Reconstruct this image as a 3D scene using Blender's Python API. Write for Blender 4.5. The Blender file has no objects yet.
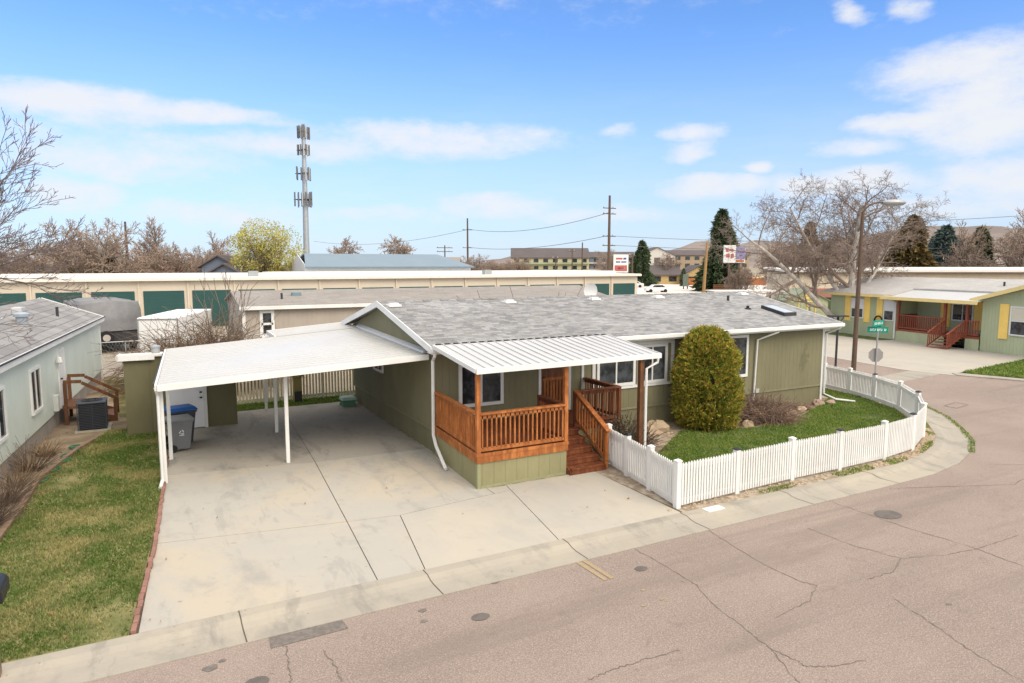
import bpy, math, random
import numpy as np
from mathutils import Vector, Matrix
R = math.radians
PI = math.pi
sc = bpy.context.scene
C = sc.collection
# ------------------------------------------------------------------ camera
cd = bpy.data.cameras.new('camera'); cam = bpy.data.objects.new('camera', cd); C.objects.link(cam)
cd.sensor_width = 36.0; cd.lens = 36.0 * 683 / 1024; cd.clip_start = 0.1; cd.clip_end = 9000
HEAD, PITCH = R(61.9), R(6.47)
cam.location = (0, 0, 5.1)
cam.rotation_euler = (R(90) - PITCH, 0, HEAD - R(90))
sc.camera = cam
# ------------------------------------------------------------------ light
SUN_EL, SUN_AZ = R(44), R(-76)          # azimuth measured from +X towards +Y
sd = bpy.data.lights.new('sun', 'SUN'); sun = bpy.data.objects.new('sun', sd); C.objects.link(sun)
sd.energy = 1.0; sd.angle = R(34); sd.color = (1.0, 0.88, 0.72)
sv = Vector((math.cos(SUN_EL) * math.cos(SUN_AZ), math.cos(SUN_EL) * math.sin(SUN_AZ), math.sin(SUN_EL)))
sun.rotation_euler = sv.to_track_quat('Z', 'Y').to_euler()
sun.location = (0, -20, 30)
sc.view_settings.view_transform = 'Standard'; sc.view_settings.look = 'None'
sc.view_settings.exposure = 1.0; sc.view_settings.gamma = 1.0; sc.view_settings.use_curve_mapping = False
sc.render.engine = 'CYCLES'
sc.cycles.use_denoising = True
sc.cycles.max_bounces = 6

CLOUDS = [(1.640,0.190,0.132,0.019,1.00), (1.509,0.190,0.117,0.013,0.90), (1.602,0.139,0.138,0.026,0.45), (1.581,0.123,0.104,0.017,0.60), (1.374,0.158,0.128,0.013,0.7), (1.183,0.173,0.164,0.019,0.8), (1.098,0.083,0.083,0.014,0.75), (0.823,0.179,0.037,0.012,0.90), (0.834,0.153,0.032,0.014,0.90), (0.935,0.183,0.022,0.007,0.50), (0.739,0.131,0.018,0.009,0.80), (0.790,0.105,0.077,0.012,0.80), (0.640,0.104,0.100,0.015,0.90), (0.512,0.227,0.089,0.026,0.9), (0.489,0.176,0.070,0.046,1.00), (0.560,0.172,0.062,0.014,0.90), (0.617,0.149,0.050,0.010,0.70), (0.639,0.304,0.018,0.012,0.70), (0.578,0.300,0.023,0.010,0.70), (0.469,0.098,0.064,0.025,0.70), (0.528,0.072,0.133,0.012,0.60), (1.550,0.071,0.035,0.011,0.50), (1.647,0.083,0.042,0.017,0.70), (1.454,0.065,0.090,0.013,0.50), (0.396,0.197,0.072,0.060,1.00), (1.779,0.165,0.061,0.026,0.80), (0.954,0.070,0.112,0.010,0.45), (1.269,0.069,0.085,0.008,0.40),
          (2.2,0.3,0.3,0.08,0.8), (2.9,0.5,0.4,0.2,0.9), (-1.9,0.5,0.9,0.38,1.5), (-0.9,0.45,0.7,0.32,1.4), (0.0,0.35,0.3,0.1,0.9), (-2.8,0.3,0.4,0.12,0.8),  # out-of-view clouds, strengthened as fill light
          (0.0, 1.2, 9.0, 0.6, 1.6)]  # unseen cloud bank overhead, added for soft neutral fill
SKY_STRENGTH = 0.10
def build_world():
    w = bpy.data.worlds.new('World'); sc.world = w; w.use_nodes = True
    nt = w.node_tree; N = nt.nodes; K = nt.links; N.clear()
    out = N.new('ShaderNodeOutputWorld'); bg = N.new('ShaderNodeBackground'); K.new(bg.outputs[0], out.inputs[0])
    bg.inputs[1].default_value = SKY_STRENGTH
    sky = N.new('ShaderNodeTexSky'); sky.sky_type = 'NISHITA'; sky.sun_disc = False
    sky.sun_elevation = SUN_EL; sky.sun_rotation = R(90) - SUN_AZ
    sky.altitude = 800; sky.air_density = 1.0; sky.dust_density = 0.6; sky.ozone_density = 2.0
    tc = N.new('ShaderNodeTexCoord')
    def M(op, a, b=None, c=None):
        n = N.new('ShaderNodeMath'); n.operation = op
        for i, x in enumerate((a, b, c)):
            if x is None: continue
            if isinstance(x, (int, float)): n.inputs[i].default_value = x
            else: K.new(x, n.inputs[i])
        return n.outputs[0]
    def VM(op, a, b=None):
        n = N.new('ShaderNodeVectorMath'); n.operation = op
        for i, x in enumerate((a, b)):
            if x is None: continue
            if isinstance(x, tuple): n.inputs[i].default_value = x
            else: K.new(x, n.inputs[i])
        return n
    def noise(scale, detail, rough=.55, vec=None, stretch=(1, 1, 1)):
        m = VM('MULTIPLY', vec, stretch).outputs[0]
        n = N.new('ShaderNodeTexNoise'); n.inputs['Scale'].default_value = scale; n.inputs['Detail'].default_value = detail
        n.inputs['Roughness'].default_value = rough; K.new(m, n.inputs['Vector']); return n
    nrm = VM('NORMALIZE', tc.outputs['Generated']).outputs[0]
    sp = N.new('ShaderNodeSeparateXYZ'); K.new(nrm, sp.inputs[0])
    az = M('ARCTAN2', sp.outputs[1], sp.outputs[0]); el = M('ARCSINE', sp.outputs[2])
    cb = N.new('ShaderNodeCombineXYZ'); K.new(az, cb.inputs[0]); K.new(el, cb.inputs[1])
    p0 = cb.outputs[0]
    d1 = noise(19, 8, .66, p0, (1, 1.9, 1)); d2 = noise(11, 4, .5, p0, (1, 3.0, 1))
    dv = VM('SUBTRACT', d2.outputs['Color'], (.5, .5, .5)).outputs[0]
    dv = VM('MULTIPLY', dv, (.07, .03, 0)).outputs[0]
    p = VM('ADD', p0, dv).outputs[0]
    acc = None
    for a, e, sa, se, wgt in CLOUDS:
        q = VM('SUBTRACT', p, (a, e, 0)).outputs[0]
        q = VM('MULTIPLY', q, (1 / (sa * 1.25), 1 / (se * 1.35), 0)).outputs[0]
        dd = VM('DOT_PRODUCT', q, q).outputs['Value']
        f = M('MULTIPLY', M('SUBTRACT', 1.0, dd), wgt)
        acc = f if acc is None else M('SMOOTH_MAX', acc, f, .15)
    f = M('ADD', acc, M('MULTIPLY', M('SUBTRACT', d1.outputs['Fac'], .5), 1.7))
    mr = N.new('ShaderNodeMapRange'); mr.interpolation_type = 'SMOOTHSTEP'
    K.new(f, mr.inputs['Value']); mr.inputs['From Min'].default_value = -.30; mr.inputs['From Max'].default_value = 1.05
    mr.inputs['To Min'].default_value = 0; mr.inputs['To Max'].default_value = .95
    # thin veil near the horizon and a faint high haze everywhere
    veil = N.new('ShaderNodeMapRange'); veil.interpolation_type = 'SMOOTHSTEP'
    K.new(el, veil.inputs['Value']); veil.inputs['From Min'].default_value = .33; veil.inputs['From Max'].default_value = -.02
    veil.inputs['To Min'].default_value = 0; veil.inputs['To Max'].default_value = .78
    wisps = noise(5, 6, .65, p0, (1, 5, 1))
    wm = N.new('ShaderNodeMapRange'); K.new(wisps.outputs['Fac'], wm.inputs['Value'])
    wm.inputs['From Min'].default_value = .48; wm.inputs['From Max'].default_value = .8; wm.inputs['To Max'].default_value = .35
    cov = M('MAXIMUM', mr.outputs[0], M('MULTIPLY', wm.outputs[0], veil.outputs[0]))
    tint = N.new('ShaderNodeMix'); tint.data_type = 'RGBA'; tint.blend_type = 'MULTIPLY'; tint.inputs[0].default_value = 1
    K.new(sky.outputs[0], tint.inputs[6]); tint.inputs[7].default_value = (.66, .89, 1.18, 1)
    m1 = N.new('ShaderNodeMix'); m1.data_type = 'RGBA'; K.new(veil.outputs[0], m1.inputs[0]); K.new(tint.outputs[2], m1.inputs[6])
    m1.inputs[7].default_value = (3.15, 3.5, 4.2, 1)
    m2 = N.new('ShaderNodeMix'); m2.data_type = 'RGBA'; K.new(cov, m2.inputs[0]); K.new(m1.outputs[2], m2.inputs[6])
    hi = N.new('ShaderNodeMapRange'); hi.interpolation_type = 'SMOOTHSTEP'; K.new(el, hi.inputs['Value'])
    hi.inputs['From Min'].default_value = .45; hi.inputs['From Max'].default_value = 1.0
    glow = N.new('ShaderNodeMapRange'); glow.interpolation_type = 'SMOOTHSTEP'     # unseen clouds round the sun, brightened as added fill light
    K.new(VM('DOT_PRODUCT', nrm, tuple(sv)).outputs['Value'], glow.inputs['Value']); glow.inputs['From Min'].default_value = .1; glow.inputs['From Max'].default_value = .85
    cc = N.new('ShaderNodeMix'); cc.data_type = 'RGBA'; K.new(M('MAXIMUM', hi.outputs[0], glow.outputs[0]), cc.inputs[0])
    cc.inputs[6].default_value = (4.4, 4.5, 4.7, 1); cc.inputs[7].default_value = (11.0, 10.4, 9.6, 1)   # out-of-view overhead cloud, brightened for fill
    K.new(cc.outputs[2], m2.inputs[7])
    K.new(m2.outputs[2], bg.inputs[0])
build_world()

# ------------------------------------------------------------------ materials
MATS = {}
def nodes_of(name):
    m = bpy.data.materials.new(name); m.use_nodes = True
    nt = m.node_tree; nt.nodes.clear()
    o = nt.nodes.new('ShaderNodeOutputMaterial'); b = nt.nodes.new('ShaderNodeBsdfPrincipled'); nt.links.new(b.outputs[0], o.inputs[0])
    return m, nt, b
class G:
    """small node-graph helper"""
    def __init__(s, nt, coord='Object'):
        s.nt = nt; s.N = nt.nodes; s.K = nt.links
        t = s.N.new('ShaderNodeTexCoord'); s.co = t.outputs[coord]
    def put(s, sock, x):
        if isinstance(x, (int, float)): sock.default_value = x
        elif isinstance(x, (tuple, list)): sock.default_value = tuple(x) + ((1,) if len(x) == 3 and len(sock.default_value) == 4 else ())
        else: s.K.new(x, sock)
    def math(s, op, a, b=0.0):
        n = s.N.new('ShaderNodeMath'); n.operation = op; s.put(n.inputs[0], a); s.put(n.inputs[1], b); return n.outputs[0]
    def noise(s, scale, detail=4, rough=.55, stretch=None, vec=None, dist=0):
        n = s.N.new('ShaderNodeTexNoise'); n.inputs['Scale'].default_value = scale; n.inputs['Detail'].default_value = detail
        n.inputs['Roughness'].default_value = rough; n.inputs['Distortion'].default_value = dist
        v = vec or s.co
        if stretch:
            m = s.N.new('ShaderNodeMapping'); s.K.new(v, m.inputs[0]); m.inputs['Scale'].default_value = stretch; v = m.outputs[0]
        s.K.new(v, n.inputs['Vector']); return n.outputs['Fac']
    def ramp(s, f, a, b, lo=0., hi=1.):
        n = s.N.new('ShaderNodeMapRange'); n.interpolation_type = 'SMOOTHSTEP'; s.put(n.inputs[0], f)
        n.inputs[1].default_value = a; n.inputs[2].default_value = b; n.inputs[3].default_value = lo; n.inputs[4].default_value = hi
        return n.outputs[0]
    def mix(s, f, a, b, mode='MIX'):
        n = s.N.new('ShaderNodeMix'); n.data_type = 'RGBA'; n.blend_type = mode
        s.put(n.inputs[0], f); s.put(n.inputs[6], a); s.put(n.inputs[7], b); return n.outputs[2]
    def bump(s, h, strength=.4, dist=.02):
        n = s.N.new('ShaderNodeBump'); n.inputs['Strength'].default_value = strength; n.inputs['Distance'].default_value = dist
        s.K.new(h, n.inputs['Height']); return n.outputs[0]
    def sep(s, v=None):
        n = s.N.new('ShaderNodeSeparateXYZ'); s.K.new(v or s.co, n.inputs[0]); return n.outputs
def mul(c, k): return tuple(min(1, x * k) for x in c)
def mat(name, col, rough=.75, var=.14, scale=3., fine=60., bump=.15, metal=0., stretch=None, col2=None, spec=.4, cw=(.35, .68), coord='Object'):
    if name in MATS: return MATS[name]
    m, nt, b = nodes_of(name); g = G(nt, coord)
    n1 = g.noise(scale, 5, .6, stretch); n2 = g.noise(fine, 3, .6, stretch)
    c = g.mix(g.ramp(n1, *cw), mul(col, 1 - var), col2 or mul(col, 1 + var))
    c = g.mix(.5, c, g.mix(n2, mul(col, 1 - var), mul(col, 1 + var)))if not col2 else g.mix(g.math('MULTIPLY', n2, .35), c, mul(col, 1 - var))
    nt.links.new(c, b.inputs['Base Color'])
    b.inputs['Roughness'].default_value = rough; b.inputs['Metallic'].default_value = metal
    b.inputs['Specular IOR Level'].default_value = spec
    if bump: nt.links.new(g.bump(n2, bump, .01), b.inputs['Normal'])
    MATS[name] = m; return m
def mat_siding(name, col, pitch=.2, var=.1, horiz=False, gs=.6):
    if name in MATS: return MATS[name]
    m, nt, b = nodes_of(name); g = G(nt)
    x, y, z = g.sep()
    t = z if horiz else g.math('ADD', x, y)
    fr = g.math('FRACT', g.math('DIVIDE', g.math('ADD', t, 50.), pitch))
    gr = g.math('MULTIPLY', g.ramp(fr, 0., .05), g.ramp(fr, 1., .95))
    n1 = g.noise(1.1, 5, .65, (1, 1, .5)); n2 = g.noise(30, 4, .6, (1, 1, .12)); n3 = g.noise(.45, 3, .5)
    c = g.mix(g.ramp(n1, .3, .7), mul(col, 1 - var), mul(col, 1 + var))
    c = g.mix(g.math('MULTIPLY', n2, .35), c, mul(col, .8)); c = g.mix(g.ramp(n3, .55, .75, 0, .25), c, mul(col, 1.35))
    nt.links.new(c, b.inputs['Base Color']); b.inputs['Roughness'].default_value = .8; b.inputs['Specular IOR Level'].default_value = .25
    h = g.math('ADD', gr, g.math('MULTIPLY', n2, .12))
    nt.links.new(g.bump(h, gs, .02), b.inputs['Normal'])
    MATS[name] = m; return m
def mat_shingle(name, a, bcol, c3, tab=.30, row=.14, swap=False, mort=.75, ms=.006):
    if name in MATS: return MATS[name]
    m, nt, b = nodes_of(name); g = G(nt)
    mp = g.N.new('ShaderNodeMapping'); g.K.new(g.co, mp.inputs[0])
    if swap: mp.inputs['Rotation'].default_value = (0, 0, R(90))
    br = g.N.new('ShaderNodeTexBrick'); g.K.new(mp.outputs[0], br.inputs['Vector'])
    br.inputs['Scale'].default_value = 1; br.inputs['Brick Width'].default_value = tab; br.inputs['Row Height'].default_value = row
    br.inputs['Mortar Size'].default_value = ms; br.inputs['Mortar Smooth'].default_value = .3; br.inputs['Bias'].default_value = -.1
    br.offset = .37; br.offset_frequency = 2; br.squash = .7; br.squash_frequency = 3
    br.inputs['Color1'].default_value = (*a, 1); br.inputs['Color2'].default_value = (*bcol, 1); br.inputs['Mortar'].default_value = (*mul(a, mort), 1)
    n1 = g.noise(5.5, 4, .7, (1, 2.2, 1)); n2 = g.noise(70, 3, .8); n3 = g.noise(.35, 4, .6)
    c = g.mix(g.ramp(n1, .5, .6, 0, .6), br.outputs['Color'], c3)
    c = g.mix(g.math('MULTIPLY', n2, .5), c, mul(a, .6)); c = g.mix(g.ramp(n3, .45, .75, 0, .3), c, mul(bcol, 1.2))
    nt.links.new(c, b.inputs['Base Color']); b.inputs['Roughness'].default_value = .92; b.inputs['Specular IOR Level'].default_value = .2
    h = g.math('SUBTRACT', g.math('MULTIPLY', n2, .4), br.outputs['Fac'])
    nt.links.new(g.bump(h, .7, .012), b.inputs['Normal'])
    MATS[name] = m; return m
def mat_wood(name, col, dark, rough=.6):
    if name in MATS: return MATS[name]
    m, nt, b = nodes_of(name); g = G(nt)
    n1 = g.noise(2.2, 5, .7); n2 = g.noise(9, 5, .7, (1, 1, .25)); n3 = g.noise(55, 3, .6)
    c = g.mix(g.ramp(n2, .35, .68), dark, col); n4 = g.noise(4.3, 1, .4, (1.6, 1.6, .06)); c = g.mix(g.ramp(n1, .5, .75, 0, .6), c, mul(col, 1.45)); c = g.mix(g.ramp(n4, .44, .56, 0, .55), c, dark); c = g.mix(g.math('MULTIPLY', n3, .3), c, mul(dark, .7))
    nt.links.new(c, b.inputs['Base Color']); b.inputs['Roughness'].default_value = rough; b.inputs['Specular IOR Level'].default_value = .3
    nt.links.new(g.bump(n2, .3, .01), b.inputs['Normal']); MATS[name] = m; return m
def mat_concrete(name, col, warm, grey, rough=.88, stain=.5):
    if name in MATS: return MATS[name]
    m, nt, b = nodes_of(name); g = G(nt)
    n1 = g.noise(.33, 6, .62, None, None, .6); n2 = g.noise(1.5, 6, .7); n3 = g.noise(75, 3, .7); n4 = g.noise(.8, 5, .7, (1, .5, 1))
    c = g.mix(g.ramp(n1, .40, .62), col, warm)
    c = g.mix(g.ramp(n4, .5, .72, 0, stain), c, grey)
    c = g.mix(g.ramp(n2, .58, .78, 0, .4), c, mul(col, 1.18))
    c = g.mix(g.ramp(n2, .46, .30, 0, .35), c, mul(grey, .9))
    n5 = g.noise(2.6, 9, .78, None, None, 1.2); n6 = g.noise(.9, 9, .72, (1.6, .35, 1), None, .5)
    c = g.mix(g.ramp(n5, .60, .66, 0, .30), c, mul(grey, .8)); c = g.mix(g.ramp(n5, .38, .34, 0, .25), c, mul(warm, 1.15))
    c = g.mix(g.ramp(n6, .55, .63, 0, stain * .5), c, mul(grey, .85))
    n7 = g.noise(6.5, 2, .5); c = g.mix(g.ramp(n7, .73, .76, 0, .45), c, mul(grey, .45))
    c = g.mix(g.math('MULTIPLY', n3, .35), c, mul(col, .7))
    nt.links.new(c, b.inputs['Base Color']); b.inputs['Roughness'].default_value = rough; b.inputs['Specular IOR Level'].default_value = .25
    nt.links.new(g.bump(n3, .2, .006), b.inputs['Normal']); MATS[name] = m; return m
def mat_asphalt(name, col, rough=.92):
    if name in MATS: return MATS[name]
    m, nt, b = nodes_of(name); g = G(nt)
    n1 = g.noise(.22, 6, .62); n2 = g.noise(38, 4, .85); n3 = g.noise(130, 2, .6); n4 = g.noise(1.3, 6, .7); n5 = g.noise(.8, 3, .5, (.25, 1, 1))
    c = g.mix(g.ramp(n1, .35, .65), mul(col, .86), mul(col, 1.12))
    c = g.mix(g.ramp(n4, .54, .74, 0, .45), c, mul(col, .72))
    c = g.mix(g.ramp(n5, .55, .75, 0, .35), c, (col[0] * 1.15, col[1] * 1.08, col[2] * 1.0))
    c = g.mix(g.ramp(n2, .44, .66, 0, .9), c, mul(col, 1.6)); c = g.mix(g.ramp(n3, .50, .38, 0, .8), c, mul(col, .45))
    n6 = g.noise(.55, 8, .7, (.12, 1.4, 1), None, .3); n7 = g.noise(2.4, 8, .75, None, None, .8); n8 = g.noise(3.8, 2, .5)
    c = g.mix(g.ramp(n6, .50, .64, 0, .5), c, mul(col, .70)); c = g.mix(g.ramp(n7, .58, .66, 0, .42), c, mul(col, .62)); c = g.mix(g.ramp(n7, .37, .31, 0, .25), c, mul(col, 1.35))
    c = g.mix(g.ramp(n8, .74, .77, 0, .5), c, mul(col, .4))
    nt.links.new(c, b.inputs['Base Color']); b.inputs['Roughness'].default_value = rough; b.inputs['Specular IOR Level'].default_value = .2
    nt.links.new(g.bump(n2, .5, .01), b.inputs['Normal']); MATS[name] = m; return m
def mat_leaf(name, cols, scale=3., fine=45., rough=.7, trans=0.25, big=(.38, .64), hi=(.45, .65), lo=(.42, .34)):
    """foliage: light and dark clumps plus leaf-to-leaf change"""
    if name in MATS: return MATS[name]
    m, nt, b = nodes_of(name); g = G(nt)
    n1 = g.noise(scale, 4, .6); n2 = g.noise(fine, 1, .5)
    c = g.mix(g.ramp(n1, *big), cols[0], cols[1])
    c = g.mix(g.ramp(n2, *hi), c, cols[2]); c = g.mix(g.ramp(n2, *lo), c, cols[-1])
    nt.links.new(c, b.inputs['Base Color']); b.inputs['Roughness'].default_value = rough; b.inputs['Specular IOR Level'].default_value = .2
    if trans:
        t = nt.nodes.new('ShaderNodeBsdfTranslucent'); nt.links.new(c, t.inputs[0])
        mx = nt.nodes.new('ShaderNodeMixShader'); mx.inputs[0].default_value = trans
        o = [n for n in nt.nodes if n.type == 'OUTPUT_MATERIAL'][0]
        nt.links.new(b.outputs[0], mx.inputs[1]); nt.links.new(t.outputs[0], mx.inputs[2]); nt.links.new(mx.outputs[0], o.inputs[0])
    MATS[name] = m; return m
def mat_glass(name='window_glass', col=(.03, .035, .04), rough=.06):
    if name in MATS: return MATS[name]
    m, nt, b = nodes_of(name); g = G(nt)
    n1 = g.noise(2.2, 4, .6); n2 = g.noise(1.2, 2, .5)
    nt.links.new(g.mix(g.ramp(n1, .4, .65), mul(col, .5), mul(col, 2.2)), b.inputs['Base Color'])
    b.inputs['Roughness'].default_value = rough; b.inputs['Specular IOR Level'].default_value = .6
    nt.links.new(g.bump(n2, .08, .05), b.inputs['Normal']); MATS[name] = m; return m

OLIVE = (.205, .19, .115)
M_olive = mat_siding('olive_siding', OLIVE)
M_olive_light = mat_siding('pale_olive_siding', (.265, .248, .135), .3)
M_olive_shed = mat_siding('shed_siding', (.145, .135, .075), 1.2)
M_white = mat('white_paint', (.70, .70, .68), .5, .10, 1.3, 14, .05)
M_metal_roof = mat('white_roof_metal', (.50, .50, .49), .42, .05, .9, 20, .03, cw=(.3, .7))
M_shingle = mat_shingle('grey_shingles', (.185, .19, .205), (.41, .412, .415), (.36, .325, .25), .30, .13)
M_shingle_left = mat_shingle('grey_brown_shingles', (.23, .225, .225), (.35, .34, .335), (.27, .26, .25), .9, .30, True, .4, .016)
M_wood = mat_wood('orange_stained_wood', (.54, .205, .058), (.27, .085, .022))
M_wood_red = mat_wood('red_brown_stained_wood', (.26, .085, .032), (.12, .036, .015))
M_wood_brown = mat_wood('brown_timber', (.20, .088, .035), (.10, .042, .02))
M_wood_grey = mat_wood('weathered_timber', (.30, .20, .13), (.18, .12, .08))
M_glass = mat_glass()
M_conc = mat_concrete('driveway_concrete', (.40, .38, .34), (.455, .40, .315), (.28, .275, .262), stain=.75)
M_conc2 = mat_concrete('smooth_concrete', (.41, .385, .34), (.45, .41, .34), (.34, .325, .30), stain=.45)
M_conc_shade = mat_concrete('shaded_stained_concrete', (.355, .333, .297), (.39, .355, .30), (.20, .19, .175), stain=.9)  # same driveway concrete, carport shade darkened into the colour, plus heavier grey stains
M_curb = mat_concrete('curb_concrete', (.34, .312, .265), (.39, .35, .285), (.235, .222, .198), stain=.95)
M_asph = mat_asphalt('faded_asphalt', (.268, .216, .186))
M_dark = mat('dark_grey', (.035, .036, .04), .6, .2, 4, 60, .1)
M_black = mat('black_plastic', (.012, .012, .013), .4, .2)
M_groove = mat('joint_dirt', (.10, .085, .065), .95, .3, 6, 60)
M_gravel = mat('tan_gravel', (.36, .28, .20), .95, .35, 5, 55, .6, col2=(.46, .40, .32))
M_mulch = mat('bark_mulch', (.21, .14, .095), .95, .35, 4, 70, .7, col2=(.30, .22, .16))
M_soil = mat('dry_soil', (.24, .18, .12), .95, .3, 1.2, 50, .6, col2=(.32, .25, .17))
M_steel = mat('galvanised_steel', (.36, .38, .39), .45, .1, 2, 30, .05, .5)
M_rust = mat('rusty_brown_steel', (.105, .068, .046), .7, .25, 2, 30, .1)
M_cream = mat('cream_stucco', (.60, .53, .43), .85, .06, .4, 30, .1)
M_teal = mat_siding('teal_door', (.03, .085, .08), .25, .06, True)
M_whiteroof = mat('white_membrane', (.66, .64, .60), .7, .08, .35, 20, .05)
M_bark = mat('grey_bark', (.20, .165, .135), .9, .3, 2.5, 40, .4)
M_bark_white = mat('white_bark', (.50, .46, .41), .85, .35, 1.8, 25, .4, cw=(.4, .6))
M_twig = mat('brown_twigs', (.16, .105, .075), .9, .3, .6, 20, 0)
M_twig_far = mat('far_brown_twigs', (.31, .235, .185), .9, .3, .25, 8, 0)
M_wire = mat('wire', (.12, .12, .12), .6, .1, 1, 5, 0)

# ------------------------------------------------------------------ mesh builder
class MB:
    def __init__(s): s.v = []; s.f = []
    def add(s, vs, fs):
        o = len(s.v); s.v.extend(tuple(map(float, p)) for p in vs); s.f.extend([tuple(i + o for i in f) for f in fs]); return s
    def box(s, x0, x1, y0, y1, z0, z1):
        if x0 > x1: x0, x1 = x1, x0
        if y0 > y1: y0, y1 = y1, y0
        return s.add([(x0, y0, z0), (x1, y0, z0), (x1, y1, z0), (x0, y1, z0), (x0, y0, z1), (x1, y0, z1), (x1, y1, z1), (x0, y1, z1)],
                     [(3, 2, 1, 0), (4, 5, 6, 7), (0, 1, 5, 4), (1, 2, 6, 5), (2, 3, 7, 6), (3, 0, 4, 7)])
    def hexa(s, b, t):
        return s.add(list(b) + list(t), [(3, 2, 1, 0), (4, 5, 6, 7), (0, 1, 5, 4), (1, 2, 6, 5), (2, 3, 7, 6), (3, 0, 4, 7)])
    def slab(s, c4, th):
        return s.hexa([(x, y, z - th) for x, y, z in c4], c4)
    def beam(s, p, q, w, h):
        p, q = Vector(p), Vector(q); d = (q - p).normalized()
        a = Vector((0, 0, 1)).cross(d)
        a = a.normalized() if a.length > 1e-4 else Vector((1, 0, 0))
        b = d.cross(a)
        o = [(-a * w - b * h) / 2, (a * w - b * h) / 2, (a * w + b * h) / 2, (-a * w + b * h) / 2]
        return s.hexa([p + k for k in o], [q + k for k in o])
    def prism(s, poly, z0, z1):
        n = len(poly)
        ar = sum(poly[i][0] * poly[(i + 1) % n][1] - poly[(i + 1) % n][0] * poly[i][1] for i in range(n))
        if ar < 0: poly = poly[::-1]
        return s.add([(x, y, z0) for x, y in poly] + [(x, y, z1) for x, y in poly],
                     [tuple(range(n - 1, -1, -1)), tuple(range(n, 2 * n))] + [(i, (i + 1) % n, n + (i + 1) % n, n + i) for i in range(n)])
    def extrude_profile(s, prof, axis_pts):
        """prof in (x,z) extruded between two y values"""
        y0, y1 = axis_pts; n = len(prof)
        return s.add([(x, y0, z) for x, z in prof] + [(x, y1, z) for x, z in prof],
                     [tuple(range(n)), tuple(range(2 * n - 1, n - 1, -1))] + [(i, n + i, n + (i + 1) % n, (i + 1) % n) for i in range(n)])
    def tube(s, pts, rad, n=8, caps=True):
        pts = [Vector(p) for p in pts]
        if isinstance(rad, (int, float)): rad = [rad] * len(pts)
        vs, fs = [], []; ref = None
        for i, p in enumerate(pts):
            d = (pts[min(i + 1, len(pts) - 1)] - pts[max(i - 1, 0)])
            d = d.normalized() if d.length > 1e-9 else Vector((0, 0, 1))
            if ref is None: ref = Vector((1, 0, 0)) if abs(d.x) < .8 else Vector((0, 1, 0))
            a = (ref - d * ref.dot(d))
            a = a.normalized() if a.length > 1e-6 else d.orthogonal().normalized()
            ref = a; b = d.cross(a)
            for k in range(n):
                t = 2 * PI * k / n; vs.append(p + (a * math.cos(t) + b * math.sin(t)) * rad[i])
        for i in range(len(pts) - 1):
            for k in range(n):
                k2 = (k + 1) % n; fs.append((i * n + k, i * n + k2, (i + 1) * n + k2, (i + 1) * n + k))
        if caps: fs.append(tuple(range(n - 1, -1, -1))); fs.append(tuple(range((len(pts) - 1) * n, len(pts) * n)))
        return s.add(vs, fs)
    def lathe(s, prof, c, n=16):
        vs = []; fs = []
        for r, z in prof:
            for k in range(n): vs.append((c[0] + r * math.cos(2 * PI * k / n), c[1] + r * math.sin(2 * PI * k / n), c[2] + z))
        for i in range(len(prof) - 1):
            for k in range(n):
                k2 = (k + 1) % n; fs.append((i * n + k, i * n + k2, (i + 1) * n + k2, (i + 1) * n + k))
        fs.append(tuple(range(n - 1, -1, -1))); fs.append(tuple(range((len(prof) - 1) * n, len(prof) * n)))
        return s.add(vs, fs)
    def rock(s, c, r, rng, sq=.7):
        n, m = 9, 6; prof = []
        vs, fs = [], []
        for i in range(m):
            ph = PI * i / (m - 1)
            for k in range(n):
                t = 2 * PI * k / n; q = 1 + rng.uniform(-.18, .18)
                vs.append((c[0] + r * q * math.sin(ph) * math.cos(t), c[1] + r * q * math.sin(ph) * math.sin(t) * .8, c[2] + r * sq * q * math.cos(ph)))
        for i in range(m - 1):
            for k in range(n):
                k2 = (k + 1) % n; fs.append((i * n + k, (i + 1) * n + k, (i + 1) * n + k2, i * n + k2))
        return s.add(vs, fs)
T = {}
def inv(root):
    loc, rz = T[root.name]; return Matrix.Rotation(-rz, 4, 'Z') @ Matrix.Translation(-Vector(loc))
def thing(name, label, cat, loc=(0, 0, 0), rotz=0, group=None, local=False):
    o = bpy.data.objects.new(name, None); C.objects.link(o); o.empty_display_size = .3
    o.location = loc; o.rotation_euler = (0, 0, rotz); o['label'] = label; o['category'] = cat
    if group: o['group'] = group
    T[o.name] = ((0, 0, 0), 0) if local else (loc, rotz)
    return o
def obj(name, mb, m, parent=None, bevel=0, smooth=False, label=None):
    vs, fs = mb.v, mb.f
    loc = None
    if parent is not None:
        l, rz = T[parent.name]
        if any(l) or rz:
            mt = inv(parent); vs = [tuple(mt @ Vector(p)) for p in vs]
    else:
        a = np.array(vs); lo, hi = a.min(0), a.max(0)
        loc = ((lo[0] + hi[0]) / 2, (lo[1] + hi[1]) / 2, lo[2]); vs = [tuple(x) for x in (a - np.array(loc))]
    me = bpy.data.meshes.new(name); me.from_pydata(vs, [], fs); me.update()
    if smooth: me.polygons.foreach_set('use_smooth', [True] * len(me.polygons))
    me.materials.append(m)
    o = bpy.data.objects.new(name, me); C.objects.link(o)
    if parent is not None: o.parent = parent; T[o.name] = T[parent.name]
    else: o.location = loc; T[o.name] = (loc, 0)
    if bevel:
        b = o.modifiers.new('bevel', 'BEVEL'); b.width = bevel; b.segments = 2; b.limit_method = 'ANGLE'
    if label: o['label'] = label
    return o
def tag(o, label, cat, group=None):
    o['label'] = label; o['category'] = cat
    if group: o['group'] = group
    return o
def struct(name, mb, m, **k):
    o = obj(name, mb, m, **k); o['kind'] = 'structure'; return o
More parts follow.
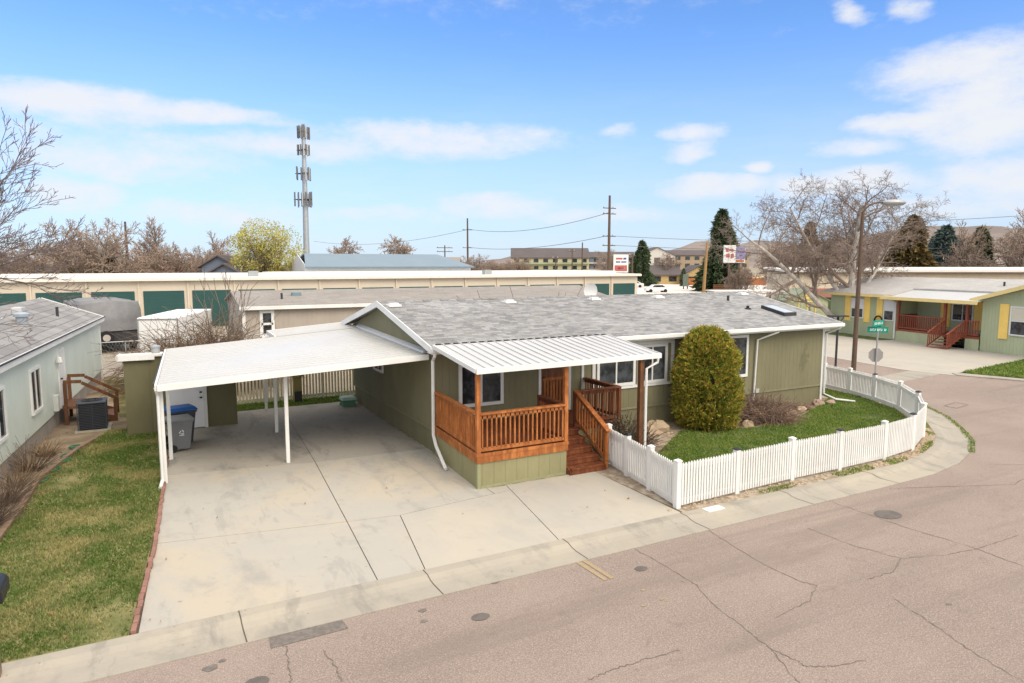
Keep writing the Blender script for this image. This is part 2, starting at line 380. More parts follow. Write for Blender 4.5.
def dup(root, loc, rotz, label, group=None, scale=None):
    def cp(o, par):
        c = o.copy(); C.objects.link(c); c.parent = par
        for ch in o.children: cp(ch, c)
        return c
    r = cp(root, None); r.location = loc; r.rotation_euler = (0, 0, rotz); r['label'] = label
    if group: r['group'] = group
    if scale is not None: r.scale = scale if isinstance(scale, tuple) else (scale,) * 3
    return r
def tri_mesh(name, V, m, parent=None, per=3):
    """V: (n*per,3) numpy array of separate triangles or quads (in the parent's local space)"""
    n = len(V) // per
    me = bpy.data.meshes.new(name)
    me.vertices.add(len(V)); me.vertices.foreach_set('co', np.asarray(V, dtype=np.float32).ravel())
    me.loops.add(len(V)); me.loops.foreach_set('vertex_index', np.arange(len(V), dtype=np.int32))
    me.polygons.add(n); me.polygons.foreach_set('loop_start', np.arange(0, len(V), per, dtype=np.int32))
    me.update(calc_edges=True); me.validate(); me.materials.append(m)
    o = bpy.data.objects.new(name, me); C.objects.link(o)
    if parent is not None: o.parent = parent; T[o.name] = T[parent.name]
    return o
def in_poly(x, y, poly):
    r = np.zeros(len(x), bool); n = len(poly)
    for i in range(n):
        x0, y0 = poly[i]; x1, y1 = poly[(i + 1) % n]
        c = ((y0 > y) != (y1 > y)) & (x < (x1 - x0) * (y - y0) / (y1 - y0 + 1e-12) + x0); r ^= c
    return r
def vnoise(x, y, seed, scale):
    rng = np.random.RandomState(seed); g = rng.rand(64, 64)
    xs, ys = x * scale, y * scale; xi, yi = np.floor(xs).astype(int), np.floor(ys).astype(int); fx, fy = xs - xi, ys - yi
    fx = fx * fx * (3 - 2 * fx); fy = fy * fy * (3 - 2 * fy)
    q = lambda a, b: g[a % 64, b % 64]
    return (q(xi, yi) * (1 - fx) + q(xi + 1, yi) * fx) * (1 - fy) + (q(xi, yi + 1) * (1 - fx) + q(xi + 1, yi + 1) * fx) * fy
def blades(poly, dens, hmin, hmax, z, seed, keep=None, w=.012):
    rng = np.random.RandomState(seed); P = np.array(poly); lo, hi = P.min(0), P.max(0)
    n = int((hi[0] - lo[0]) * (hi[1] - lo[1]) * dens)
    x = rng.uniform(lo[0], hi[0], n); y = rng.uniform(lo[1], hi[1], n); k = in_poly(x, y, poly)
    if keep is not None: k &= rng.rand(n) < keep(x, y)
    x, y = x[k], y[k]; n = len(x)
    h = rng.uniform(hmin, hmax, n); a = rng.uniform(0, 2 * PI, n); l = rng.uniform(.2, .9, n) * h; ww = w * rng.uniform(.6, 1.4, n)
    dx, dy = np.cos(a), np.sin(a); b = a + rng.uniform(.6, 2.5, n)
    V = np.zeros((n, 3, 3)); V[:, 0] = np.stack([x - dx * ww, y - dy * ww, np.full(n, z)], 1); V[:, 1] = np.stack([x + dx * ww, y + dy * ww, np.full(n, z)], 1)
    V[:, 2] = np.stack([x + np.cos(b) * l, y + np.sin(b) * l, z + h], 1)
    return V.reshape(-1, 3)

# ------------------------------------------------------------------ ground, road, drive
rng = random.Random(3)
struct('ground', MB().add([(-700, -500, -.12), (6000, -500, -.12), (6000, 6000, -.12), (-700, 6000, -.12)], [(0, 1, 2, 3)]),
       mat('dry_earth', (.27, .22, .155), .95, .25, .05, 3, .2, col2=(.36, .31, .22)))
CURB_IN = [(-30, 10.33), (9.3, 10.36), (14.8, 10.36), (16.8, 10.40), (18.2, 10.62), (19.4, 11.03), (20.6, 11.65), (21.9, 12.66), (23.1, 13.75), (24.2, 15.1), (25.1, 16.8), (25.7, 19), (26.1, 22), (26.6, 27), (27.0, 36)]
def offset(path, d):
    r = []
    for i, p in enumerate(path):
        a = Vector(path[max(i - 1, 0)]); b = Vector(path[min(i + 1, len(path) - 1)]); t = (b - a).normalized(); r.append((p[0] + t.y * d, p[1] - t.x * d))
    return r
road = struct('road', MB().prism([(-60, -40), (70, -40), (70, 6), (40, 9), (36.2, 12), (34.9, 14.6), (33.5, 18.2), (33.0, 21), (33.8, 26), (34.4, 36)] + offset(CURB_IN, .8)[::-1] + [(-60, 9.6)], -.3, -.06), M_asph)
prof = [(0, 0.006), (.20, .004), (.32, -.036), (.46, -.052), (.86, -.046), (.865, -.30), (0, -.30)]
mb = MB(); rows = [offset(CURB_IN, d) for d, _ in prof]
n = len(CURB_IN)
for j in range(len(prof) - 1):
    mb.add([(x, y, prof[j][1]) for x, y in rows[j]] + [(x, y, prof[j + 1][1]) for x, y in rows[j + 1]], [(i, n + i, n + i + 1, i + 1) for i in range(n - 1)])
curb = struct('curb', mb, M_curb)
# curb joints and the road's wear: cracks, patch, spots, old paint
def ribbon(mb, pts, w, z, jit=0, rng=rng, sub=6):
    P = []
    for a, b in zip(pts[:-1], pts[1:]):
        for k in range(sub):
            t = k / sub; P.append((a[0] + (b[0] - a[0]) * t + rng.uniform(-jit, jit), a[1] + (b[1] - a[1]) * t + rng.uniform(-jit, jit)))
    P.append(pts[-1]); L = []
    for i, p in enumerate(P):
        a = Vector(P[max(i - 1, 0)]); b = Vector(P[min(i + 1, len(P) - 1)]); t = (b - a).normalized(); ww = w * (rng.uniform(.25, 1.7) if jit else 1)
        L += [(p[0] - t.y * ww / 2, p[1] + t.x * ww / 2, z), (p[0] + t.y * ww / 2, p[1] - t.x * ww / 2, z)]
    mb.add(L, [(2 * i, 2 * i + 1, 2 * i + 3, 2 * i + 2) for i in range(len(P) - 1)])
CRACKS = [[(7.6, 9.62), (7.61, 8.61), (7.59, 7.9), (7.37, 7.33), (7.27, 6.61), (7.17, 6.02), (6.89, 5.39), (6.7, 4.2)],
  [(7.17, 6.02), (7.25, 5.62), (7.25, 5.53), (7.55, 5.36), (8.07, 5.24)], [(9.57, 10.29), (9.36, 9.21), (9.17, 7.98), (9.17, 7.18), (9.3, 6.96)],
  [(9.3, 6.96), (8.76, 6.67), (7.87, 6.56)], [(11.2, 8.7), (11.24, 7.73), (11.49, 6.94), (12.38, 6.65), (13.07, 6.56), (14.44, 6.53)],
  [(11.49, 6.94), (10.87, 6.68), (10.35, 6.71), (10.2, 6.71)], [(12.94, 9.8), (12.94, 8.6), (12.97, 7.64), (13.1, 6.65), (13.03, 5.77)],
  [(9.97, 6.1), (9.75, 5.38), (9.5, 4.72), (9.35, 4.03)], [(4.62, 6.6), (5.03, 6.64), (5.52, 6.62), (6.07, 6.57)],
  [(1.27, 9.55), (1.41, 9.15), (1.37, 8.66), (1.32, 8.29)], [(1.83, 8.82), (1.9, 8.38), (1.88, 8.02)], [(2.25, 9.59), (2.23, 9.27)],
  [(14.9, 9.4), (17.8, 8.2), (21.5, 8.8)], [(19.0, 9.4), (21.5, 7.9), (24.5, 8.6), (27, 8.2)], [(16.5, 7.0), (19.5, 6.6), (22, 6.9)]]
mb = MB()
for p in CRACKS: ribbon(mb, p, .013, -.056, .02, sub=10)
struct('road_crack', mb, mat('crack_filler', (.145, .117, .10), .95, .3, 6, 40), parent=road)
def disc(mb, c, rx, ry, z, n=20, jit=0.0, rot=0):
    mb.add([(c[0] + rx * math.cos(2 * PI * k / n) * (1 + rng.uniform(-jit, jit)) , c[1] + ry * math.sin(2 * PI * k / n) * (1 + rng.uniform(-jit, jit)), z) for k in range(n)], [tuple(range(n))])
mb = MB()
for c, r in [((4.08, 8.62), .14), ((.95, 8.5), .15), ((7.18, 8.78), .12), ((13.3, 8.38), .30)]: disc(mb, c, r, r * .75 if r < .3 else .24, -.052, 18, .05)
struct('road_patch', mb, mat('dark_tar', (.12, .105, .095), .85, .3, 6, 50), parent=road)
mb = MB()
for c, r in [((3.4, 9.2), .07), ((.45, 9.1), .10), ((.62, 9.2), .05), ((4.75, 9.52), .09), ((4.95, 9.58), .08), ((5.15, 9.56), .05), ((3.3, 8.9), .06), ((10.55, 5.6), .05)]: disc(mb, c, r, r * .7, -.0535, 12, .25)
mb.add([(1.22, 9.20, -.0535), (2.28, 9.22, -.0535), (2.26, 9.50, -.0535), (1.25, 9.52, -.0535)], [(0, 1, 2, 3)])
struct('road_stain', mb, mat('worn_dark_asphalt', (.16, .14, .125), .95, .35, 14, 70, .3), parent=road)
mb = MB()
for k in (0, .13): mb.add([(6.36 + k, 8.7, -.052), (6.44 + k, 8.72, -.052), (6.42 + k, 9.5, -.052), (6.33 + k, 9.5, -.052)], [(0, 1, 2, 3)])
for c in [(6.72, 8.15), (6.78, 7.78), (6.40, 7.75)]: disc(mb, c, .038, .022, -.052, 10, .35)
struct('road_marking', mb, mat('worn_yellow_paint', (.47, .35, .18), .85, .35, 16, 60, col2=(.33, .26, .19)), parent=road)
mb = MB(); ribbon(mb, [(25.51, 14.22), (26.54, 14.4), (26.52, 13.92), (25.49, 13.77), (25.51, 14.22)], .05, -.052)
struct('road_cut', mb, mat('sealed_cut', (.19, .155, .135), .95, .2, 6, 60), parent=road)
mb = MB()
for x in (-4.5, .95, 3.84, 6.6, 9.46, 12.4, 15.4):
    sk_ = rng.uniform(-.05, .05); rowp = [(x + sk_ * d, 10.36 - d, z + .004) for d, z in prof[:5]]
    mb.add([(a - .009, y, z) for a, y, z in rowp] + [(a + .009, y, z) for a, y, z in rowp], [(k, k + 1, k + 6, k + 5) for k in range(4)])
struct('curb_joint', mb, M_groove, parent=curb)

# driveway: slabs cast in one pour, open joints between them
def inset(poly, d):
    n = len(poly); ar = sum(poly[i][0] * poly[(i + 1) % n][1] - poly[(i + 1) % n][0] * poly[i][1] for i in range(n)); s = 1 if ar > 0 else -1
    L = []
    for i in range(n):
        a, b, c = Vector(poly[i - 1]), Vector(poly[i]), Vector(poly[(i + 1) % n]); t1 = (b - a).normalized(); t2 = (c - b).normalized()
        n1 = Vector((-t1.y, t1.x)) * s; n2 = Vector((-t2.y, t2.x)) * s; k = (n1 + n2); k = k / max(.3, k.dot(n1)); L.append((b.x + k.x * d, b.y + k.y * d))
    return L
drv = struct('driveway', MB().prism([(-.4, 10.37), (9.5, 10.37), (9.55, 13.62), (6.62, 13.62), (6.62, 25.15), (.3, 25.1), (.28, 20)], -.12, -.02), M_groove)
SL = [[(-.36, 10.36), (3.06, 10.36), (3.28, 13.12), (-.11, 13.70)], [(-.11, 13.70), (3.28, 13.12), (3.62, 17.6), (.17, 18.2)], [(3.06, 10.36), (3.88, 10.36), (4.33, 12.97), (3.28, 13.12)],
      [(3.28, 13.12), (4.33, 12.97), (6.62, 13.24), (6.62, 17.5), (3.62, 17.6)]]
SL2 = [[(3.88, 10.36), (6.52, 10.36), (7.06, 13.28), (4.33, 12.97)], [(6.52, 10.36), (9.5, 10.36), (9.55, 13.62), (7.12, 13.62), (7.06, 13.28)], [(6.62, 13.24), (7.06, 13.28), (7.12, 13.62), (6.62, 13.62)]]
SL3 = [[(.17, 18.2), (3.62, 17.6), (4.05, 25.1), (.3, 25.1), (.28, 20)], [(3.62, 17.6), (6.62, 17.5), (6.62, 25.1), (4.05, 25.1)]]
mb = MB(); [mb.prism(inset(p, .009), -.1, 0) for p in SL]; struct('driveway_slab', mb, M_conc, parent=drv)
mb = MB(); [mb.prism(inset(p, .009), -.1, 0) for p in SL2]; struct('driveway_slab', mb, M_conc2, parent=drv)
mb = MB(); [mb.prism(inset(p, .007), -.1, 0) for p in SL3]; struct('driveway_slab', mb, M_conc_shade, parent=drv)

M_grassbase = mat('turf', (.10, .14, .03), .95, .3, .85, 40, .6, col2=(.30, .25, .12))
M_grassbase2 = mat('green_turf', (.055, .10, .02), .95, .3, 1.7, 40, .6, col2=(.17, .17, .06))
M_blade = mat_leaf('grass_blades', [(.10, .165, .03), (.33, .295, .12), (.40, .36, .18), (.08, .14, .024)], .85, 16, .7, .3, (.40, .66), (.56, .74), (.40, .30))
M_blade2 = mat_leaf('lush_grass_blades', [(.075, .19, .018), (.19, .28, .045), (.30, .31, .10), (.06, .15, .014)], 1.1, 18, .7, .3)
LAWN = [(-9, 10.36), (-.47, 10.36), (-.18, 13.5), (.14, 18), (.22, 20), (.26, 23.1), (-.74, 23.12), (-.78, 24.0), (-1.25, 24.1), (-1.9, 21.8), (-2.5, 19.2), (-2.66, 15), (-3.0, 13), (-9, 12)]
lawn = struct('lawn', MB().prism(LAWN, -.12, -.01), M_grassbase)
struct('planting_bed', MB().prism([(-9, 12.0), (-3.0, 13), (-2.66, 15), (-2.5, 19.2), (-1.9, 21.8), (-1.25, 24.1), (-.78, 24.0), (-.76, 28), (-1.4, 36), (-9, 36)], -.12, -.012), M_soil)
def lawn_keep(x, y):
    c = vnoise(x + 3, y, 15, 5.5)
    a = vnoise(x, y, 5, .9); b = vnoise(x, y, 6, 3.1)
    bare = np.exp(-(((x + 1.9) / .5) ** 2 + ((y - 19.5) / 2.5) ** 2)) + np.exp(-(((x + .75) / .5) ** 2 + ((y - 10.9) / .9) ** 2))
    return np.clip((.15 + 1.3 * (a * .45 + b * .3 + c * .3) - .7 * bare), .04, 1)
V = blades([p for p in LAWN if p[0] > -4] + [(-4, 12.8), (-4, 10.36)], 2300, .02, .065, -.012, 1, lawn_keep, .010) if False else blades([(-3.6, 10.4), (-.49, 10.4), (-.2, 13.5), (.12, 18), (.2, 20), (.24, 23.05), (-.76, 23.08), (-.8, 24.0), (-1.25, 24.1), (-1.9, 21.8), (-2.5, 19.2), (-2.66, 15), (-3.0, 13), (-3.6, 12.9)], 3000, .015, .075, -.012, 1, lawn_keep, .010)
g_ = tri_mesh('grass', V, M_blade); g_['kind'] = 'stuff'; g_['label'] = 'patchy green and straw coloured grass on the left lawn'
# front yard: gravel and bark bed, then the lawn, inside the picket fence
struct('garden_bed', MB().prism([(9.55, 13.62), (9.56, 10.37)] + offset(CURB_IN, .0)[2:13] + [(25.2, 24.9), (6.62, 24.9), (6.62, 13.62)], -.12, -.004), M_gravel)
struct('bark_bed', MB().prism([(15.8, 16.7), (15.9, 15.4), (16.6, 15.05), (18.4, 15.1), (20, 15.75), (22.6, 16.9), (22.4, 18), (21, 17.5)], -.02, .01), M_mulch)
YARD = [(11.4, 13.6), (12.4, 14.35), (14.2, 15.65), (15.2, 15.3), (16.6, 14.9), (18.3, 15.0), (19.6, 15.5), (21.2, 16.2), (22.9, 17.0), (23.6, 18.4), (24.4, 18.4), (24.1, 16.6), (23.1, 14.5), (21.6, 13.0), (20.0, 11.9), (18.3, 11.2), (16.8, 11.0), (9.85, 10.9), (10.15, 12.4)]
struct('front_lawn', MB().prism(YARD, -.02, .016), M_grassbase2)
V = blades(YARD, 2600, .015, .085, .012, 2, lambda x, y: np.clip(-.15 + 1.5 * (vnoise(x, y, 9, 1.7) * .6 + vnoise(x, y, 10, 5.0) * .5), .08, 1), .010)
STRIP = offset(CURB_IN, -.03)[1:10] + [(23.5, 14.3), (20.2, 11.6), (18.4, 10.85), (16.8, 10.72), (9.6, 10.5)]
V2 = blades(STRIP, 1500, .02, .08, -.005, 3, lambda x, y: np.clip((vnoise(x, y, 11, 1.9) - .42) * 6, 0, 1) * np.clip((x - 10.6) / 1.5, 0, 1), .011)
STRIP2 = offset(CURB_IN, .9)[8:13] + offset(CURB_IN, .78)[8:13][::-1]
V3 = blades(offset(CURB_IN, .98)[5:11] + offset(CURB_IN, .8)[5:11][::-1], 900, .02, .07, -.06, 4, None, .012)
g_ = tri_mesh('grass', np.concatenate([V, V2, V3]), M_blade2); g_['kind'] = 'stuff'; g_['label'] = 'bright green grass inside and along the white picket fence'
# back strip, far lots, neighbour drive
struct('back_lawn', MB().prism([(2.35, 25.1), (6.62, 25.15), (6.62, 26.0), (12, 26.2), (12, 27), (2.35, 27)], -.12, .0), M_grassbase2)
g_ = tri_mesh('grass', blades([(2.4, 25.15), (6.6, 25.2), (6.9, 26.2), (2.4, 26.2)], 1500, .03, .09, 0, 7, None, .013), M_blade2); g_['kind'] = 'stuff'; g_['label'] = 'green grass along the cream picket fence behind the carport'
struct('storage_yard', MB().prism([(-60, 33), (3, 33), (60, 42), (60, 61.6), (-60, 61.6)], -.115, -.05), mat('yard_gravel', (.30, .26, .21), .95, .25, .6, 30, .4))
struct('back_path', MB().prism([(-1.0, 25.8), (2.3, 25.8), (2.3, 33), (-2, 36)], -.11, -.008), mat('leafy_grass', (.10, .11, .03), .95, .35, 1.6, 22, .6, col2=(.24, .17, .07)))
struct('concrete_lot', MB().prism([(58, 68), (75, 52), (150, 110), (110, 160), (82, 150)], -.115, -.04), mat('pale_concrete', (.62, .58, .53), .9, .1, .12, 3, .1))
struct('far_road', MB().prism([(110, 165), (160, 105), (300, 190), (230, 290)], -.115, -.05), mat('tan_verge', (.50, .38, .24), .95, .15, .05, 1, .1))
APRON = [(33.0, 17.9), (32.5, 20.3), (33.4, 25), (34.6, 36), (47.5, 36.2), (45.5, 29.5), (43.5, 21.9), (43.2, 19.3), (33.6, 18.3)]
struct('neighbour_driveway', MB().prism(APRON, -.12, -.045), M_conc2)
struct('valley_gutter', MB().prism([(26.2, 17.7), (33.0, 18.6), (32.7, 19.9), (26.4, 19.0)], -.12, -.05), M_curb)
struct('neighbour_curb', MB().prism([(33.35, 18.35), (33.0, 17.9), (34.4, 14.6), (35.8, 11.8), (39.8, 8.7), (60, 6), (60, 6.5), (40.1, 9.2), (36.3, 12.2), (34.9, 14.9), (33.75, 18.1)], -.12, -.015), M_curb)
NL = [(33.8, 18.2), (43.4, 19.35), (60, 19), (60, 6.6), (40.2, 9.3), (36.4, 12.3), (35.0, 15.0)]
struct('neighbour_lawn', MB().prism(NL, -.12, 0), M_grassbase2)
g_ = tri_mesh('grass', blades([(33.8, 18.2), (43.4, 19.3), (46, 16), (46, 8), (40.2, 9.3), (36.4, 12.3), (35.0, 15.0)], 260, .05, .12, 0, 8, None, .03), M_blade2); g_['kind'] = 'stuff'; g_['label'] = 'bright green lawn beside the neighbouring driveway'
struct('side_lawn', MB().prism([(46.05, 34.5), (44.85, 28.7), (43.4, 29.0), (44.5, 34.9)], -.1, -.02), M_grassbase2)
# hills
mb = MB(); hs = random.Random(8); NA = 60; ring = []
for i in range(NA + 1):
    az = R(62) - R(-2 + 68 * i / NA)
    px = (i / NA) * 68 - 2
    h = 20 + 62 * (1 / (1 + math.exp(-(px - 14) / 3.0))) + 12 * math.sin(px * .45 + 1) + 6 * math.sin(px * 1.3) + 26 * math.exp(-((px - 34) / 4.0) ** 2) - 8 * math.exp(-((px - 27) / 3) ** 2)
    for d, k in ((1200, 0), (1500, .25), (1800, .62), (2100, 1.0), (2600, .8), (3400, 0)):
        ring.append((d * math.cos(az), d * math.sin(az), -1 + h * k * (1 + hs.uniform(-.06, .06)) * d / 2100))
for i in range(NA):
    for k in range(5): mb.f.append((i * 6 + k, i * 6 + k + 1, (i + 1) * 6 + k + 1, (i + 1) * 6 + k))
mb.v = ring
struct('hills', mb, mat('dry_hills', (.20, .165, .145), 1, .2, .004, .05, 0, col2=(.27, .215, .18)), smooth=True)

# ------------------------------------------------------------------ the olive house
def window(root, cx, z0, z1, w, y, nx=2, face='front', t=.09, deep=.05, m=M_white, glass=M_glass):
    """window in a wall facing -y (front) at plane y, or facing -x (side) at plane x=y with cx as its y centre"""
    f = MB(); p = MB()
    def bx(mb, a0, a1, d0, d1, z0, z1):
        if face == 'front': mb.box(a0, a1, y - d1, y - d0, z0, z1)
        elif face == 'side': mb.box(y - d1, y - d0, a0, a1, z0, z1)
        else: mb.box(y + d0, y + d1, a0, a1, z0, z1)
    a0, a1 = cx - w / 2, cx + w / 2
    bx(f, a0, a0 + t, .0, deep, z0, z1); bx(f, a1 - t, a1, 0, deep, z0, z1)
    bx(f, a0 + t, a1 - t, 0, deep, z1 - t, z1); bx(f, a0 + t, a1 - t, 0, deep + .015, z0, z0 + t)
    for k in range(1, nx): bx(f, a0 + w * k / nx - .025, a0 + w * k / nx + .025, .0, deep - .012, z0 + t, z1 - t)
    bx(p, a0 + t, a1 - t, .002, .018, z0 + t, z1 - t)
    fr = obj('window', f, m, root); obj('pane', p, glass, fr); return fr
hx0, hx1, hy0, hy1 = 6.65, 22.05, 16.75, 25.0
RY, RZ, EZ = 20.95, 3.93, 2.97          # ridge line and eave height
house = thing('mobile_home', 'olive green mobile home with grey shingle roof behind the white picket fence', 'house', (6.65, 16.75, 0))
mb = MB(); zt = 2.86
mb.box(hx0, hx1, hy0, hy1, .63, zt)
for x in (hx0, hx1):
    mb.hexa([(x - .02, hy0 + .02, zt), (x + .02, hy0 + .02, zt), (x + .02, hy1 - .02, zt), (x - .02, hy1 - .02, zt)], [(x - .02, RY - .05, RZ - .13), (x + .02, RY - .05, RZ - .13), (x + .02, RY + .05, RZ - .13), (x - .02, RY + .05, RZ - .13)]) if False else mb.add([(x - .02, hy0, zt), (x - .02, hy1, zt), (x - .02, RY, RZ - .1), (x + .03, hy0, zt), (x + .03, hy1, zt), (x + .03, RY, RZ - .1)], [(0, 2, 1), (3, 4, 5), (0, 1, 4, 3), (1, 2, 5, 4), (2, 0, 3, 5)])
obj('wall', mb, M_olive, house)
obj('skirting', MB().box(hx0 + .03, hx1 - .03, hy0 + .03, hy1 - .03, -.02, .63), mat_siding('skirt_siding', mul(OLIVE, .95), .4), house)
mb = MB(); mb.box(hx0 - .012, hx1 + .012, hy0 - .012, hy1 + .012, .60, .66); obj('belt_trim', mb, mat('olive_trim', mul(OLIVE, 1.05), .7), house)
rx0, rx1, ry0, ry1 = 6.38, 22.45, 16.33, 25.42
mb = MB()
mb.slab([(rx0, ry0, EZ), (rx1, ry0, EZ), (rx1 + .15, RY, RZ), (rx0, RY, RZ)], .10); mb.slab([(rx0, RY, RZ), (rx1 + .15, RY, RZ), (rx1, ry1, EZ), (rx0, ry1, EZ)], .10)
roof = obj('roof', mb, M_shingle, house)
cap = MB(); 
for k in range(54):
    x = rx0 + .02 + k * .3
    cap.hexa([(x, RY - .14, RZ - .018), (x + .31, RY - .14, RZ - .026), (x + .31, RY + .14, RZ - .026), (x, RY + .14, RZ - .018)], [(x, RY - .01, RZ + .022), (x + .31, RY - .01, RZ + .012), (x + .31, RY + .01, RZ + .012), (x, RY + .01, RZ + .022)])
obj('ridge_cap', cap, M_shingle, roof)
mb = MB()      # white rake boards and fascia
for x0, x1 in ((rx0 - .03, rx0 - .001),):
    mb.add([(x0, ry0, EZ + .015), (x0, RY, RZ + .02), (x0, RY, RZ - .17), (x0, ry0, EZ - .17), (x1, ry0, EZ + .015), (x1, RY, RZ + .02), (x1, RY, RZ - .17), (x1, ry0, EZ - .17)], [(0, 1, 2, 3), (7, 6, 5, 4), (0, 4, 5, 1), (1, 5, 6, 2), (2, 6, 7, 3), (3, 7, 4, 0)])
    mb.add([(x0, ry1, EZ + .015), (x0, RY, RZ + .02), (x0, RY, RZ - .17), (x0, ry1, EZ - .17), (x1, ry1, EZ + .015), (x1, RY, RZ + .02), (x1, RY, RZ - .17), (x1, ry1, EZ - .17)], [(3, 2, 1, 0), (4, 5, 6, 7), (1, 5, 4, 0), (2, 6, 5, 1), (3, 7, 6, 2), (0, 4, 7, 3)])
mb.slab([(rx1 + .001, ry0, EZ + .01), (rx1 + .03, ry0, EZ + .01), (rx1 + .18, RY, RZ + .01), (rx1 + .151, RY, RZ + .01)], .16)
mb.box(rx0, rx1, ry0 - .003, ry0 + .02, EZ - .19, EZ - .105)
obj('fascia', mb, M_white, house)
obj('soffit', MB().box(rx0 + .03, rx1 - .02, ry0 + .03, hy0 - .01, EZ - .19, EZ - .17), M_white, house)
g_ = MB().box(rx0 - .02, rx1 + .02, ry0 - .12, ry0 - .006, EZ - .14, EZ - .012)
obj('gutter', g_, M_white, house, bevel=.02)
def downspout(pts, r=.038): return obj('downspout', MB().tube(pts, r, 6), M_white, house)
downspout([(6.45, 16.27, 2.86), (6.45, 16.3, 2.74), (6.53, 16.64, 2.58), (6.52, 16.64, .60), (6.42, 16.2, .40), (6.31, 15.3, .05)], .045)
downspout([(15.5, 16.27, 2.86), (15.5, 16.30, 2.76), (15.08, 16.66, 2.52), (15.05, 16.68, .3)])
downspout([(19.1, 16.27, 2.86), (19.1, 16.30, 2.78), (18.5, 16.66, 2.50), (18.42, 16.68, .22)])
downspout([(22.32, 16.27, 2.86), (22.3, 16.3, 2.78), (22.1, 16.68, 2.55), (22.1, 16.68, .30), (22.35, 16.35, .12), (22.9, 15.95, .05)])
obj('corner_trim', MB().box(hx1 - .09, hx1 + .02, hy0 - .02, hy0 + .02, .05, 2.84), M_white, house)
window(house, 7.98, 1.22, 2.42, 1.35, hy0, 2)
M_screen = mat_glass('screened_glass', (.05, .055, .06), .2)
window(house, 12.55, 1.37, 2.60, 1.45, hy0, 2)
window(house, 13.95, 1.37, 2.60, 1.20, hy0, 2, glass=M_screen)
f = MB(); f.box(11.66, 11.77, hy0 - .04, hy0, 1.28, 2.72); f.box(11.77, 14.72, hy0 - .035, hy0, 2.605, 2.72); f.box(14.72, 14.83, hy0 - .04, hy0, 1.28, 2.72); f.box(11.77, 14.72, hy0 - .045, hy0, 1.28, 1.365)
obj('window_surround', f, M_white, house)
window(house, 17.45, 1.25, 2.70, 1.35, hy0, 1)
window(house, 21.8, 1.58, 2.18, 1.0, hx0, 2, 'side')
f = MB(); f.box(9.80, 9.88, hy0 - .035, hy0, .82, 2.78); f.box(10.82, 10.90, hy0 - .035, hy0, .82, 2.78); f.box(9.88, 10.82, hy0 - .035, hy0, 2.70, 2.78)
dr = obj('door', MB().box(9.88, 10.82, hy0 - .02, hy0 - .002, .84, 2.70), mat_wood('door_wood', (.26, .10, .035), (.12, .04, .015), .4), house)
obj('door_frame', f, M_white, dr)
f = MB()
for k in range(8): f.box(9.97 + k * .105, 10.02 + k * .105, hy0 - .04, hy0 - .021, 1.0, 1.75)
f.box(9.93, 10.78, hy0 - .045, hy0 - .022, 1.75, 1.84); f.box(9.93, 10.78, hy0 - .045, hy0 - .022, .92, 1.0)
obj('slats', f, M_wood, dr)  # door slats model the porch railing's reflection in the door glass
obj('handle', MB().tube([(9.96, hy0 - .02, 1.85), (9.96, hy0 - .09, 1.85)], .025, 8), M_dark, dr)
obj('door_trim', MB().box(11.28, 11.36, hy0 - .03, hy0, .8, 2.78), M_white, house)
obj('outlet_box', MB().box(18.55, 18.72, hy0 - .06, hy0, .62, .77), mat('grey_box', (.45, .45, .43), .5), house, bevel=.01)
obj('weather_stain', MB().add([(20.75, hy0 - .004, 1.35), (20.95, hy0 - .004, 1.1), (21.1, hy0 - .004, 1.5), (21.35, hy0 - .004, 1.6), (21.3, hy0 - .004, 1.85), (21.15, hy0 - .004, 2.0), (21.22, hy0 - .004, 2.3), (21.05, hy0 - .004, 2.2), (20.95, hy0 - .004, 1.9), (20.85, hy0 - .004, 1.8)], [tuple(range(10))]), mat('faded_olive', (.17, .158, .09), .85, .12, 2.2, 5, 0, col2=(.30, .25, .13), cw=(.42, .7)), house)
def zr(y): return EZ + (RZ - EZ) * (y - ry0) / (RY - ry0)
for x, y in ((6.72, 20.35), (10.75, 20.35), (14.25, 20.4), (17.2, 20.4), (21.75, 20.5)):
    f = MB().box(x - .2, x + .2, y - .17, y + .17, zr(y) - .02, zr(y) + .05).box(x - .14, x + .14, y - .11, y + .11, zr(y) + .05, zr(y) + .10); obj('roof_vent', f, M_white, roof, bevel=.015)
obj('vent_pipe', MB().tube([(20.15, 19.7, zr(19.7) - .05), (20.15, 19.7, zr(19.7) + .2)], .05, 8), M_dark, roof)
obj('vent_pipe', MB().lathe([(.14, 0), (.12, .05), (.06, .06), (.055, .14)], (19.95, 18.5, zr(18.5) - .02), 10), M_black, roof)
sky_ = obj('skylight', MB().slab([(20.65, 17.4, zr(17.4) + .12), (21.3, 17.4, zr(17.4) + .12), (21.3, 18.5, zr(18.5) + .12), (20.65, 18.5, zr(18.5) + .12)], .14), M_dark, roof)
obj('skylight_pane', MB().slab([(20.71, 17.46, zr(17.46) + .125), (21.24, 17.46, zr(17.46) + .125), (21.24, 18.44, zr(18.44) + .125), (20.71, 18.44, zr(18.44) + .125)], .004), mat('skylight_plastic', (.50, .54, .56), .2, .05), roof)
f = MB(); c0 = Vector((15.6, 22.6, 4.05))
dish = []
for r_, dz in ((0.0, .07), (.12, .05), (.24, .015), (.33, -.03)):
    for k in range(14):
        t = 2 * PI * k / 14; dish.append(c0 + Vector((r_ * math.cos(t), dz, r_ * .95 * math.sin(t))))
f.add(dish, [(i * 14 + k, i * 14 + (k + 1) % 14, (i + 1) * 14 + (k + 1) % 14, (i + 1) * 14 + k) for i in range(3) for k in range(14)])
f.tube([c0 + Vector((0, .08, 0)), c0 + Vector((0, .2, -.25)), c0 + Vector((0, .2, -.55))], .03, 6)
